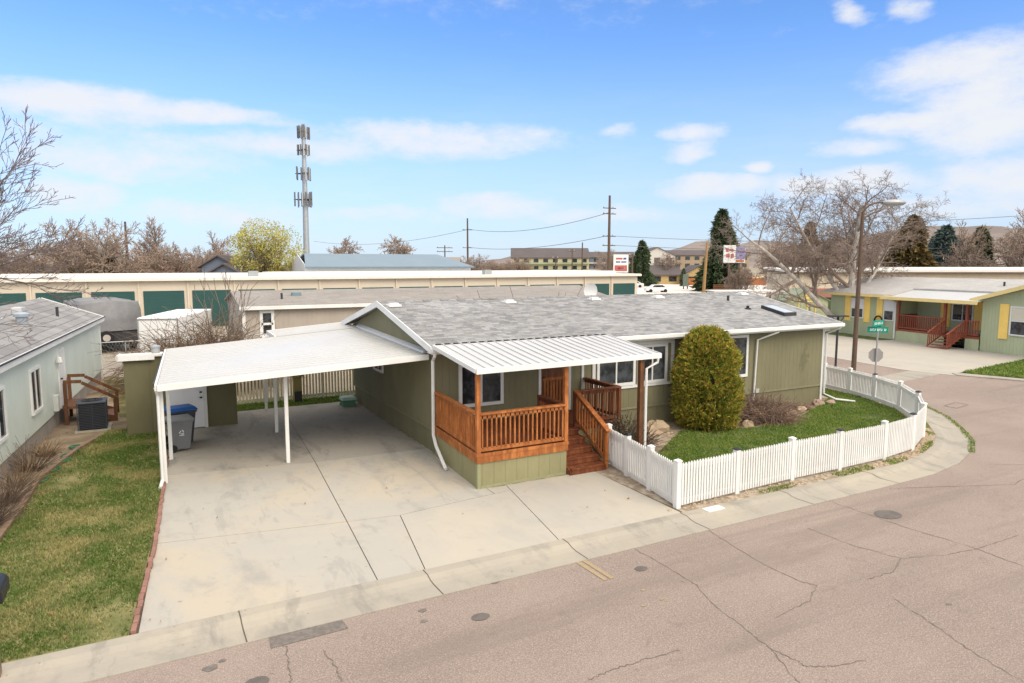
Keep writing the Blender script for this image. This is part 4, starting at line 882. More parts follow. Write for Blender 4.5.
def rwin(cx, z0, z1, w, half=True):
    fr = window(rn, cx, z0, z1, w, 0, 1, 'front', t=.08)
    obj('blind', MB().box(cx - w / 2 + .085, cx + w / 2 - .085, -.03, -.019, (z0 + z1) / 2 + .03, z1 - .085), M_blind if half else M_white, fr)
    obj('sash_bar', MB().box(cx - w / 2 + .08, cx + w / 2 - .08, -.045, -.019, (z0 + z1) / 2 - .03, (z0 + z1) / 2 + .025), M_white, fr)
rwin(1.7, 1.05, 2.72, 1.6); rwin(-10.35, 1.2, 2.62, 1.2, False); rwin(-7.55, 1.2, 2.62, .9, False)
for x in (.55, 2.85, -11.25, -9.45, -8.33): obj('shutter', MB().box(x - .26, x + .26, -.05, -.001, .80 if x > 0 else .95, 2.82), M_yel, rn)
obj('porch_shutter', MB().box(-5.0, -4.3, 1.65, 1.698, 1.0, 2.75), M_yel, rn); obj('porch_shutter', MB().box(-2.65, -2.1, 1.65, 1.698, 1.0, 2.75), M_yel, rn)
window(rn, -3.45, 1.45, 2.6, 1.5, 1.7, 2, 'front'); 
obj('door', MB().box(-1.9, -1.0, 1.65, 1.698, .75, 2.72), mat('dark_door', (.05, .07, .06), .3), rn)
obj('downspout', MB().tube([(-7.0, -.7, 2.75), (-6.95, -.1, 2.5), (-6.95, -.08, .05)], .06, 6), M_white, rn)
obj('roof_vent', MB().lathe([(.06, 0), (.06, .3)], (-1.5, 2.5, 3.72), 8), M_dark, r1)
# its porch
rp = thing('porch', 'red brown railed porch with stairs on the sage green house', 'porch', (43.6, 21.8, 0), RA, local=True)
M_redw = mat_wood('rust_painted_wood', (.38, .115, .065), (.24, .065, .037))
obj('deck', MB().box(-6.80, -.85, -.1, 1.66, .62, .74), M_redw, rp)
obj('skirt', MB().box(-6.82, -3.15, -.09, -.04, -.1, .615), M_sage, rp); obj('skirt', MB().box(-1.72, -.84, -.09, -.04, -.1, .615), M_sage, rp)
def rrail(p, q, z0, z1):
    a, b = Vector((*p, z0)), Vector((*q, z1)); u = Vector((0, 0, 1)); f = MB().beam(a + u * .95, b + u * .95, .10, .07).beam(a + u * .12, b + u * .12, .05, .08); n = int((b - a).length / .16)
    for k in range(n): c = a.lerp(b, (k + .5) / n); f.beam(c + u * .13, c + u * .93, .05, .05)
    obj('railing', f, M_redw, rp)
rrail((-6.75, -.05), (-3.15, -.05), .74, .74); rrail((-1.72, -.05), (-.9, -.05), .74, .74); rrail((-6.76, 0), (-6.76, 1.6), .74, .74)
rrail((-3.1, -.05), (-3.1, -1.5), .74, -.1); rrail((-1.77, -.05), (-1.77, -1.5), .74, -.1)
for k in range(5): obj('tread', MB().box(-3.04, -1.83, -.1 - .28 * (k + 1), -.1 - .28 * k - .02, .55 - .15 * k, .60 - .15 * k), M_redw, rp)
for x in (-6.7, -3.2, -1.7): obj('post', MB().box(x - .07, x + .07, -.12, .02, .6, 2.76), M_redw, rp)
hose = obj('hose_coil', MB().tube([(44.95 + .30 * math.cos(t_ * .5) * math.cos(R(101)) * 0 + (-.19) * .32 * math.cos(t_ * .5), 29.9 + .0 - .98 * .32 * math.cos(t_ * .5) * (1 + .03 * t_ / 10), 1.12 + .38 * math.sin(t_ * .5)) for t_ in range(50)], .05, 6), M_black)
tag(hose, 'coiled black hose hanging on the sage green wall beside the yellow shutter', 'hose')
# small garden shed behind
gs = thing('garden_shed', 'small green gabled shed with yellow trim behind the bare white tree', 'shed', (53.0, 42.2, 0), R(-28), local=True)
obj('wall', MB().box(-1.9, 1.9, 0, 3.2, -.1, 1.85).add([(-1.9, 0, 1.85), (1.9, 0, 1.85), (0, 0, 2.75), (-1.9, 3.2, 1.85), (1.9, 3.2, 1.85), (0, 3.2, 2.75)], [(0, 1, 2), (5, 4, 3), (0, 2, 5, 3), (1, 4, 5, 2)]), M_sage, gs)
obj('roof', MB().slab([(-2.1, -.15, 1.80), (0, -.15, 2.85), (0, 3.35, 2.85), (-2.1, 3.35, 1.80)], .06).slab([(0, -.15, 2.85), (2.1, -.15, 1.80), (2.1, 3.35, 1.80), (0, 3.35, 2.85)], .06), mat('sage_roof', (.25, .29, .20), .8), gs)
f = MB().box(-.8, -.72, -.04, -.002, .1, 1.75).box(.72, .8, -.04, -.002, .1, 1.75).box(-.72, .72, -.04, -.002, 1.67, 1.75).box(-.04, .04, -.04, -.002, .1, 1.67); obj('door_trim', f, M_yel, gs)
obj('roundel', MB().tube([(0, -.04, 2.15), (0, -.002, 2.15)], .24, 14), M_yel, gs)
ms = thing('shed', 'low shed with maroon roof next to the green gabled shed', 'shed', (58.5, 43.5, 0), R(-28), local=True)
obj('wall', MB().box(-2.6, 2.6, 0, 4, -.1, 1.9), mat('dark_green_wall', (.07, .10, .05), .8), ms)
obj('roof', MB().slab([(-2.8, -.2, 1.95), (2.8, -.2, 1.95), (2.8, 2, 2.7), (-2.8, 2, 2.7)], .08).slab([(-2.8, 2, 2.7), (2.8, 2, 2.7), (2.8, 4.2, 1.95), (-2.8, 4.2, 1.95)], .08), mat('maroon_roof', (.20, .075, .06), .8), ms)
# carport frame on the lot behind the ridge
t = thing('metal_carport', 'low white flat canopy on thin posts behind the roof ridge', 'canopy', (58, 52, 0), R(-28), local=True)
obj('roof', MB().box(-5, 2.6, 0, 4, 2.1, 2.22), M_whiteroof, t)
for x, y in ((-4.8, .2), (2.4, .2), (-4.8, 3.8), (2.4, 3.8), (-1.2, .2)): obj('post', MB().box(x - .06, x + .06, y - .06, y + .06, -.1, 2.1), M_rust, t)

# ------------------------------------------------------------------ street furniture on the corner
sl = thing('street_lamp', 'tall rusty brown street lamp with curved arm by the neighbouring driveway', 'street lamp', (29.9, 21.0, -.06))
obj('pole', MB().tube([(29.9, 21.0, -.1), (29.95, 21.02, 4), (30.0, 21.05, 7.55)], [.12, .10, .07], 10), M_rust, sl)
ax = Vector((.89, -.46, 0))
P = [Vector((30.0, 21.05, 7.45)) + ax * d + Vector((0, 0, h)) for d, h in ((0, 0), (.08, .2), (.3, .42), (.65, .52), (1.0, .53))]
obj('arm', MB().tube(P, [.05, .045, .04, .04, .04], 8), M_rust, sl)
c = P[-1]; f = MB()
pr = [(-.1, .08, .07), (.12, .2, .13), (.45, .30, .16), (.85, .22, .11), (1.0, .06, .05)]; vs = []; fs = []
for d, w, h in pr:
    for k in range(10):
        t_ = 2 * PI * k / 10; o = c + ax * d + Vector((.46, .89, 0)) * (w * math.cos(t_)); vs.append((o.x, o.y, o.z + h * math.sin(t_) * (1 if math.sin(t_) > 0 else 1.2)))
fs = [(i * 10 + k, i * 10 + (k + 1) % 10, (i + 1) * 10 + (k + 1) % 10, (i + 1) * 10 + k) for i in range(4) for k in range(10)] + [tuple(range(9, -1, -1)), tuple(range(40, 50))]
obj('lamp_head', f.add(vs, fs), M_steel, sl, smooth=True)
ss = thing('street_sign', 'green street name blades above the back of a round grey stop sign on one post', 'street sign', (27.0, 17.95, -.06))
obj('post', MB().tube([(27.0, 17.95, -.1), (27.0, 17.95, 2.30)], .035, 8), M_steel, ss)
u = Vector((math.cos(R(-34)), math.sin(R(-34)), 0)); nv = Vector((-u.y, u.x, 0))
oc = [(Vector((27.0, 17.95, 1.28)) + u * (.31 * math.cos(PI / 8 + k * PI / 4)) + Vector((0, 0, .31 * math.sin(PI / 8 + k * PI / 4)))) for k in range(8)]
f = MB().add([p + nv * .05 for p in oc] + [p + nv * .065 for p in oc], [tuple(range(8)), tuple(range(15, 7, -1))] + [(k, k + 8, (k + 1) % 8 + 8, (k + 1) % 8) for k in range(8)]); obj('stop_plate', f, mat('bare_aluminium', (.30, .29, .28), .5, .1, 3, 30, .03, .3), ss)
M_sg = mat('sign_green', (.0, .24, .17), .5, .1); M_sw = mat('sign_white', (.7, .75, .72), .5, .05)
for z, hd in ((2.36, -42), (2.63, 5)):
    u2 = Vector((math.cos(R(hd)), math.sin(R(hd)), 0)); n2 = Vector((u2.y, -u2.x, 0)); o = Vector((27.0, 17.95, z))
    f = MB().beam(o - u2 * .40, o + u2 * .40, .02, .25); bl = obj('name_blade', f, M_sg, ss)
    f = MB(); x = -.30
    for k, wd in enumerate((.05, .04, .05, .03, .05, .0, .06, .05, .04, .05, .03, 0, .05, .05)):
        if wd:
            f.beam(o + n2 * .013 + u2 * x - Vector((0, 0, .05)), o + n2 * .013 + u2 * x + Vector((0, 0, .05)), .004, .014) if False else f.add([o + n2 * .014 + u2 * x + Vector((0, 0, -.05)), o + n2 * .014 + u2 * (x + wd * .4) + Vector((0, 0, -.05)), o + n2 * .014 + u2 * (x + wd * .4) + Vector((0, 0, .05)), o + n2 * .014 + u2 * x + Vector((0, 0, .05))], [(0, 1, 2, 3)]).add([o + n2 * .014 + u2 * (x + wd * .4) + Vector((0, 0, (k % 3 - 1) * .035 - .01)), o + n2 * .014 + u2 * (x + wd * .85) + Vector((0, 0, (k % 3 - 1) * .035 - .01)), o + n2 * .014 + u2 * (x + wd * .85) + Vector((0, 0, (k % 3 - 1) * .035 + .015)), o + n2 * .014 + u2 * (x + wd * .4) + Vector((0, 0, (k % 3 - 1) * .035 + .015))], [(0, 1, 2, 3)])
        x += .045
    obj('lettering', f, M_sw, bl)
tp = thing('flat_topped_post', 'thin dark post with a flat horizontal top behind the roof corner', 'post', (30.2, 22.2, -.06))
obj('pole', MB().tube([(30.2, 22.2, -.1), (30.2, 22.2, 2.5)], .055, 8), M_dark, tp)
u = Vector((.88, -.47, 0)); c = Vector((30.2, 22.2, 2.54))
obj('top', MB().beam(c - u * .46, c + u * .46, .4, .06), M_dark, tp); obj('brace', MB().beam(c - u * .3 - Vector((0, 0, .03)), c - Vector((0, 0, .45)), .03, .03), M_dark, tp); obj('brace', MB().beam(c + u * .3 - Vector((0, 0, .03)), c - Vector((0, 0, .45)), .03, .03), M_dark, tp)

# ------------------------------------------------------------------ storage rows, taupe house, vehicles behind
sa = thing('storage_building', 'long cream storage building with a row of teal roll up doors', 'storage building', (20, 62, 0))
obj('wall', MB().box(-40, 49.25, 62, 74, -.1, 3.78), M_cream, sa)
obj('roof', MB().box(-40.2, 49.5, 61.7, 74.2, 3.785, 4.02), M_whiteroof, sa)
obj('parapet', MB().box(-40.2, 49.5, 67, 67.3, 4.022, 4.32), M_whiteroof, sa)
obj('gutter', MB().box(-40.2, 49.5, 61.55, 61.695, 3.76, 3.98), mat('off_white_metal', (.68, .65, .60), .5, .05), sa)
DX = [45.9 - 3.55 * k for k in range(23)]
for x in DX:
    obj('door', MB().box(x, x + 2.95, 61.93, 61.998, -.05, 2.95), M_teal, sa)
f = MB()
for x in DX[:-1]: f.box(x - .36, x - .24, 61.86, 61.998, -.05, 3.75)
f.box(-40, 53.2, 61.88, 61.998, 3.1, 3.2) if False else None
obj('pilaster', f, M_cream, sa); sa.children[-1]['kind'] = 'stuff'
for x in (8, 31): obj('roof_vent', MB().box(x, x + .8, 64, 64.7, 4.02, 4.5), M_steel, sa)
sb = thing('storage_building', 'long white roofed storage building behind the teal door row', 'storage building', (30, 84, 0))
obj('wall', MB().box(14, 62, 84, 96, -.1, 3.8), M_cream, sb); obj('roof', MB().box(13.7, 62.3, 83.6, 96.3, 3.8, 4.1), M_whiteroof, sb); obj('roof_edge', MB().box(13.7, 62.3, 83.5, 83.598, 3.7, 4.05), M_white, sb)
th = thing('mobile_home', 'long taupe mobile home with tan grey roof behind the carport', 'house', (16, 40, 0))
M_taupe = mat_siding('taupe_siding', (.40, .355, .305), .25, .05)
obj('wall', MB().box(4.4, 27.5, 38.3, 45.5, -.1, 2.85).add([(4.4, 38.3, 2.85), (4.4, 45.5, 2.85), (4.4, 41.9, 3.5), (4.45, 38.3, 2.85), (4.45, 45.5, 2.85), (4.45, 41.9, 3.5)], [(0, 2, 1), (3, 4, 5), (0, 3, 5, 2), (1, 2, 5, 4)]), M_taupe, th)
M_tr = mat_shingle('tan_grey_shingles', (.26, .24, .225), (.33, .31, .29), (.31, .28, .23), .6, .25)
tr = obj('roof', MB().slab([(4.2, 38.0, 2.92), (27.9, 38.0, 2.92), (27.9, 41.9, 3.58), (4.2, 41.9, 3.58)], .1).slab([(4.2, 41.9, 3.58), (27.9, 41.9, 3.58), (27.9, 45.8, 2.92), (4.2, 45.8, 2.92)], .1), M_tr, th)
obj('fascia', MB().box(4.2, 27.9, 37.95, 37.998, 2.70, 2.90), M_white, th); obj('corner_trim', MB().box(4.36, 4.52, 38.24, 38.298, 0, 2.8), M_white, th)
w_ = window(th, 5.6, 1.2, 2.66, .75, 38.3, 1, 'front', t=.16); obj('sash_bar', MB().box(5.3, 5.9, 38.25, 38.28, 1.86, 1.98), M_white, w_)
obj('roof_vent', MB().box(7.3, 7.8, 40.2, 40.6, 3.25, 3.48), mat('teal_grey_metal', (.15, .22, .24), .5), tr); obj('vent_pipe', MB().tube([(6.6, 39.5, 3.1), (6.6, 39.5, 3.5)], .06, 8), M_dark, tr)
# white enclosed trailer
tra = math.atan2(8, 2.6) - R(90)
et = thing('enclosed_trailer', 'long white enclosed box trailer parked behind the shed', 'trailer', (.4, 37.4, -.1), tra, local=True)
mb_ = MB().box(-.95, .95, 0, 6.4, .55, 2.62)
obj('body', mb_, mat('white_wrap', (.74, .74, .73), .5, .04, 1.5, 14, .25), et, bevel=.06)
f = MB().box(-.93, .93, -.03, -.002, .55, .62).box(-.93, .93, -.03, -.002, 2.5, 2.56).box(-.93, -.87, -.03, -.002, .621, 2.499).box(.87, .93, -.03, -.002, .621, 2.499); obj('door_frame', f, M_steel, et)
obj('door_bar', MB().tube([(.15, -.06, .6), (.15, -.06, 1.8)], .03, 6), M_steel, et)
for s in (-1, 1): obj('wheel', MB().tube([(s * .9 - .1, 3.6, .36), (s * .9 + .1, 3.6, .36)], .36, 16), M_black, et)
for s in (-1, 1): obj('tail_light', MB().box(s * .8 - .06, s * .8 + .06, -.05, -.031, .66, .78), mat('red_lens', (.3, .02, .02), .3), et)
# covered camper
cv = thing('covered_camper', 'grey tarpaulin covered camper on dark wheels behind the pale green house', 'camper', (-1.9, 46.0, -.1), R(12), local=True)
rngc = random.Random(4); NXC, NYC = 12, 16; vs = []; 
W, Lc = 1.55, 6.5
for j in range(NYC + 1):
    y = Lc * j / NYC
    for i, (x, z) in enumerate([(-W, 1.3), (-W, 1.9), (-W, 2.6), (-W + .04, 2.92), (-W * .6, 3.0), (0, 3.04), (W * .6, 3.0), (W - .04, 2.92), (W, 2.6), (W, 1.9), (W, 1.3)]):
        sag = .12 * math.sin(j * 1.3) + rngc.uniform(-.05, .05)
        vs.append((x + rngc.uniform(-.05, .05), y + rngc.uniform(-.04, .04), z + (sag * .7 if z > 2.7 else rngc.uniform(-.05, .05)) - (.12 * max(0, (j - 11) / 5))))
f = MB().add(vs, [(j * 11 + i, j * 11 + i + 1, (j + 1) * 11 + i + 1, (j + 1) * 11 + i) for j in range(NYC) for i in range(10)] + [tuple(range(10, -1, -1)), tuple(NYC * 11 + i for i in range(11))])
obj('tarpaulin', f, mat('grey_tarpaulin', (.19, .19, .195), .65, .2, 1.6, 9, .5), cv, smooth=True)
obj('chassis', MB().box(-1.45, 1.45, .1, 6.4, .55, 1.4), M_dark, cv, bevel=.05)
obj('bumper', MB().box(-1.4, 1.4, -.22, .08, .5, .7), M_black, cv)
wh = obj('spare_wheel', MB().tube([(-.35, -.34, .95), (-.35, -.1, .95)], .40, 18), M_black, cv); obj('rim', MB().tube([(-.35, -.37, .95), (-.35, -.341, .95)], .2, 14), mat('pale_rim', (.4, .36, .33), .5), wh)
for x, y in ((-1.3, 1.3), (1.3, 1.3), (-1.3, 5.2), (1.3, 5.2)): obj('wheel', MB().tube([(x - .14, y, .42), (x + .14, y, .42)], .42, 18), M_black, cv)
# blue roofed metal hall, tower
bb = thing('metal_hall', 'white metal hall with a long blue grey roof beyond the storage rows', 'hall', (30, 100, 0))
obj('wall', MB().box(19.2, 43.6, 95, 107, -.1, 4.7).add([(19.2, 95, 4.7), (19.2, 107, 4.7), (19.2, 101, 6.45), (19.3, 95, 4.7), (19.3, 107, 4.7), (19.3, 101, 6.45)], [(0, 2, 1), (3, 4, 5), (0, 3, 5, 2), (1, 2, 5, 4)]), mat('white_cladding', (.62, .63, .64), .6, .04), bb)
obj('roof', MB().slab([(19.0, 94.6, 4.75), (44, 94.6, 4.75), (40.6, 101, 6.6), (20.2, 101, 6.6)], .12).slab([(20.2, 101, 6.6), (40.6, 101, 6.6), (44, 107.4, 4.75), (19, 107.4, 4.75)], .12), mat('blue_grey_metal_roof', (.17, .23, .28), .5, .06, .3, 5, .05), bb)
obj('gutter', MB().box(19.0, 44, 94.5, 94.6, 4.5, 4.72), mat('slate_gutter', (.13, .18, .22), .5), bb)
tw = thing('cell_tower', 'tall grey cell tower with four tiers of antenna panels', 'cell tower', (26.3, 129.7, -.1), 0, local=True)
obj('pole', MB().tube([(0, 0, 0), (.2, .4, 15), (.4, .9, 30)], [.62, .5, .33], 14), M_steel, tw)
for ti, (z, rr, hp, nn) in enumerate(((29.0, 1.25, 2.2, 4), (25.8, 1.3, 1.9, 3), (21.6, 1.6, 2.3, 3), (16.9, 1.95, 2.5, 5))):
    cx, cy = .4 * z / 30, .9 * z / 30; f = MB()
    for k in range(3):
        a0, a1 = 2 * PI * k / 3 + .3 + ti * .2, 2 * PI * (k + 1) / 3 + .3 + ti * .2
        p, q = (cx + rr * math.cos(a0), cy + rr * math.sin(a0), z), (cx + rr * math.cos(a1), cy + rr * math.sin(a1), z)
        f.beam(p, q, .12, .14); f.beam((cx, cy, z - .1), p, .12, .12)
    pf = obj('platform', f, M_dark, tw)
    for k in range(3):
        a0, a1 = 2 * PI * k / 3 + .3 + ti * .2, 2 * PI * (k + 1) / 3 + .3 + ti * .2
        for j in range(nn):
            t_ = (j + .5) / nn; x = cx + rr * 1.08 * (math.cos(a0) * (1 - t_) + math.cos(a1) * t_); y = cy + rr * 1.08 * (math.sin(a0) * (1 - t_) + math.sin(a1) * t_); zz = z + rng.uniform(-.15, .15)
            obj('antenna', MB().box(x - .12, x + .12, y - .10, y + .10, zz - hp / 2, zz + hp / 2), M_steel if (j + k) % 3 == 0 else mat('antenna_grey', (.13, .135, .14), .6, .2, 1, 5, 0), tw)
# right long storage wall
ra_ = math.atan2(45.4 - 61.0, 96.4 - 67.0)
rs = thing('storage_building', 'long cream ribbed wall with pale roof edge behind the sage green house', 'storage building', (70.5, 59.1, -.1), ra_, local=True)
obj('wall', MB().box(0, 75, 0, 7, 0, 4.1), mat_siding('cream_ribbed', (.55, .47, .36), 1.0, .06), rs)
obj('roof', MB().slab([(-.4, -.4, 4.45), (75, -.4, 4.45), (75, 7.4, 4.8), (-.4, 7.4, 4.8)], .25), M_whiteroof, rs)
obj('gutter', MB().box(-.4, 75, -.55, -.405, 4.05, 4.2), M_rust, rs)

# ------------------------------------------------------------------ far buildings
VR = HEAD - R(90)                          # facing the camera
def place(px_m, dep):                      # sideways metres and distance along the view
    return (dep * math.cos(HEAD) + px_m * math.sin(HEAD), dep * math.sin(HEAD) - px_m * math.cos(HEAD), -.1)
def block(name, label, cat, side, dep, L, D, h, rh, wall, roof, rows=0, cols=0, rz=0.0, group=None, ridge='x', balc=None, wm=None):
    t = thing(name, label, cat, place(side, dep), VR + rz, group, local=True)
    if ridge == 'x': g_ = [(-L / 2, 0, h), (-L / 2, D, h), (-L / 2, D / 2, h + rh), (L / 2, 0, h), (L / 2, D, h), (L / 2, D / 2, h + rh)]
    else: g_ = [(-L / 2, 0, h), (L / 2, 0, h), (0, 0, h + rh), (-L / 2, D, h), (L / 2, D, h), (0, D, h + rh)]
    obj('wall', MB().box(-L / 2, L / 2, 0, D, 0, h).add(g_, [(0, 1, 2), (5, 4, 3), (1, 4, 5, 2), (0, 2, 5, 3)]), wall, t)
    e = .5; k = rh / (D / 2 if ridge == 'x' else L / 2)
    if ridge == 'x': f = MB().slab([(-L / 2 - e, -e, h - k * e + .15), (L / 2 + e, -e, h - k * e + .15), (L / 2 + e, D / 2, h + rh + .15), (-L / 2 - e, D / 2, h + rh + .15)], .2).slab([(-L / 2 - e, D / 2, h + rh + .15), (L / 2 + e, D / 2, h + rh + .15), (L / 2 + e, D + e, h - k * e + .15), (-L / 2 - e, D + e, h - k * e + .15)], .2)
    else: f = MB().slab([(-L / 2 - e, -e, h - k * e + .15), (0, -e, h + rh + .15), (0, D + e, h + rh + .15), (-L / 2 - e, D + e, h - k * e + .15)], .2).slab([(0, -e, h + rh + .15), (L / 2 + e, -e, h - k * e + .15), (L / 2 + e, D + e, h - k * e + .15), (0, D + e, h + rh + .15)], .2)
    obj('roof', f, roof, t)
    for r_ in range(rows):
        for c_ in range(cols):
            x = -L / 2 + L * (c_ + .5) / cols; z = h * (r_ + .3) / rows; w = L / cols * .5
            wi = obj('window', MB().box(x - w / 2, x + w / 2, -.06, -.002, z, z + h / rows * .5), wm or M_glass, t)
        if balc: obj('balcony', MB().box(-L / 2 + .3, L / 2 - .3, -1.0, -.07, h * r_ / rows + .05, h * (r_ + .28) / rows), balc, t)
    return t
M_apt = mat('olive_tan_stucco', (.48, .43, .28), .85, .12, .2, 4, .05); M_droof = mat('dark_roof', (.10, .085, .085), .9, .15, .2, 4, .05); M_balc = mat('green_balcony', (.30, .36, .22), .8, .25, .25, 2, 0)
M_navy = mat('blue_grey_siding', (.15, .18, .235), .8, .1, .3, 4, .05); M_tan = mat('tan_siding', (.45, .33, .15), .8, .1, .3, 4, .05)
block('apartment_building', 'olive three storey apartment block with a long dark roof on the horizon', 'apartments', 14, 250, 28, 16, 7.6, 3.4, M_apt, M_droof, 3, 8, .0, None, 'x', M_balc)
block('apartment_building', 'grey blue apartment block right of the olive one, behind the tall power pole', 'apartments', 37, 262, 20, 14, 7.8, 2.0, M_navy, M_droof, 3, 6, 0, None, 'x', mat('pale_balcony', (.4, .4, .4), .8))
block('apartment_building', 'white gabled apartment block behind the red and white roadside sign', 'apartments', 57, 270, 14, 14, 8.5, 3.2, mat('white_stucco', (.52, .52, .50), .8), M_droof, 2, 3, 0, None, 'y')
block('apartment_building', 'dark blue windowed apartment block between the small and the big conifer', 'apartments', 82, 290, 36, 14, 9, 2.0, mat('brown_tan_stucco', (.30, .24, .17), .8, .1, .2, 3, 0), M_droof, 3, 9, 0, None, 'x')
block('house', 'yellow bungalow with dark roof beyond the white storage roof', 'house', 37, 175, 12, 9, 2.6, 2.2, M_tan, M_droof, 1, 3)
block('house', 'yellow gable fronted bungalow beside the brown board fence', 'house', 47, 172, 8, 9, 2.6, 2.2, M_tan, M_droof, 1, 2, 0, None, 'y')
block('house', 'blue grey house with steep gable at the left of the yellow green tree', 'house', -43.5, 102, 5.2, 8, 4.9, 1.5, M_navy, M_droof, 1, 2, 0, None, 'y', None, M_white)
block('house', 'lower blue grey gabled house in front of the taller one', 'house', -41.0, 98, 4.2, 6, 4.0, 1.2, M_navy, M_droof, 0, 0, 0, None, 'y')
block('house', 'grey roofed low house at the far left behind the storage row', 'house', -70, 100, 12, 8, 3.6, 1.6, mat('grey_siding', (.2, .2, .21), .8), M_droof, 1, 3)
block('house', 'pinkish roofed low house behind the brown trees on the left', 'house', -56, 106, 8, 8, 3.7, 1.5, M_cream, mat('pink_brown_roof', (.30, .19, .15), .9), 1, 2)
block('house', 'tan roofed low building behind the cell tower base', 'house', -23, 150, 22, 10, 4.4, 2.2, M_cream, mat('grey_tan_roof', (.26, .23, .21), .9), 0, 0)
# roadside signs, board fence, cars
def signboard(label, side, dep, z0, z1, w, panels, two=False):
    t = thing('roadside_sign', label, 'sign', place(side, dep), VR, local=True)
    obj('board', MB().box(-w / 2, w / 2, 0, .3, z0, z1), M_white, t)
    for x in ((-w * .35, w * .35) if two else (0,)): obj('post', MB().box(x - .12, x + .12, .05, .25, 0, z0), M_rust, t)
    for x0, x1, a, b, m in panels: obj('lettering', MB().box(x0 * w, x1 * w, -.03, -.002, z0 + (z1 - z0) * a, z0 + (z1 - z0) * b), m, t)
    return t
M_red = mat('sign_red', (.42, .10, .09), .5, .1); M_blue = mat('sign_blue', (.06, .07, .25), .5, .1); M_pur = mat('sign_purple', (.26, .23, .42), .5, .15); M_or = mat('sign_orange', (.45, .14, .05), .5)
signboard('white roadside sign with red lower panel and worn lettering', 20.6, 130, 3.6, 7.0, 2.8, [(-.42, .42, .08, .40, M_red), (-.34, -.05, .55, .62, M_blue), (.02, .36, .55, .62, M_blue), (-.34, .1, .72, .82, M_red), (.16, .36, .72, .82, M_blue), (-.2, .3, .18, .28, M_white)], True)
signboard('tall white pole sign with red script beside the purple one', 34.8, 110, 5.4, 8.2, 1.9, [(-.34, -.1, .62, .84, M_red), (-.05, .3, .66, .8, M_red), (-.3, .0, .3, .5, M_red), (.08, .34, .28, .5, M_red)])
signboard('purple pole sign with pale marks beside the white one', 36.75, 111, 5.4, 8.0, 1.75, [(-.48, .48, .22, .97, M_pur), (-.4, .4, .05, .18, M_or), (-.3, .3, .6, .7, M_sw), (-.2, .2, .4, .5, M_sw)])
t = thing('roadside_sign', 'back of a grey green signboard standing by the far road', 'sign', place(36.0, 142), VR, local=True)
obj('board', MB().box(-.55, .55, 0, .2, 0.6, 3.1), mat('grey_green', (.14, .17, .13), .7), t); obj('post', MB().box(-.5, -.3, .05, .2, -.2, .6), M_dark, t); obj('post', MB().box(.3, .5, .05, .2, -.2, .6), M_dark, t)
t = thing('board_fence', 'long orange brown board fence on the far side of the road', 'fence', place(52, 168), VR + R(4), local=True)
for k in range(9):
    f = MB()
    for j in range(14): f.box(-10 + k * 2.3 + j * .164, -10 + k * 2.3 + j * .164 + .15, 0, .05, 0, 1.75 + .04 * (j % 2))
    obj('panel', f, M_wood, t)
def sedan(label, side, dep, rz, body):
    t = thing('parked_car', label, 'car', place(side, dep), VR + rz, 'white cars parked on the far lot', local=True)
    prof = [(-2.2, .35), (-2.2, .85), (-1.3, .98), (-.7, 1.45), (.9, 1.45), (1.6, 1.0), (2.2, .92), (2.25, .35)]
    f = MB().extrude_profile([(x, z) for x, z in prof], (-.85, .85)); obj('body', f, body, t, bevel=.06)
    f = MB().add([(-1.15, -.86, 1.0), (1.4, -.86, 1.0), (.85, -.86, 1.38), (-.68, -.86, 1.38)], [(0, 1, 2, 3)]); obj('window', f, M_glass, t)
    for x in (-1.4, 1.4):
        for y in (-.8, .8): obj('wheel', MB().tube([(x, y - .09, .33), (x, y + .09, .33)], .33, 14), M_black, t)
    return t
M_carw = mat('white_car_paint', (.72, .72, .72), .25, .03, 2, 20, 0)
sedan('white car with dark windows on the pale lot behind the roof ridge', 26.6, 126, .15, M_carw)
sedan('second white car parked behind the nearer one on the pale lot', 27.0, 152, -.2, M_carw)
t = thing('flatbed_trailer', 'low dark brown slatted trailer parked on the pale lot', 'trailer', place(38.6, 124), VR, local=True)
obj('bed', MB().box(-2.2, 2.2, 0, 1.8, .5, .65), M_wood_brown, t)
f = MB()
for k in range(3): f.box(-2.2, 2.2, -.05, 0, .75 + k * .3, .95 + k * .3)
obj('side_boards', f, M_wood_brown, t)
for x in (-.6, .4): obj('wheel', MB().tube([(x, -.15, .3), (x, .1, .3)], .3, 12), M_black, t)
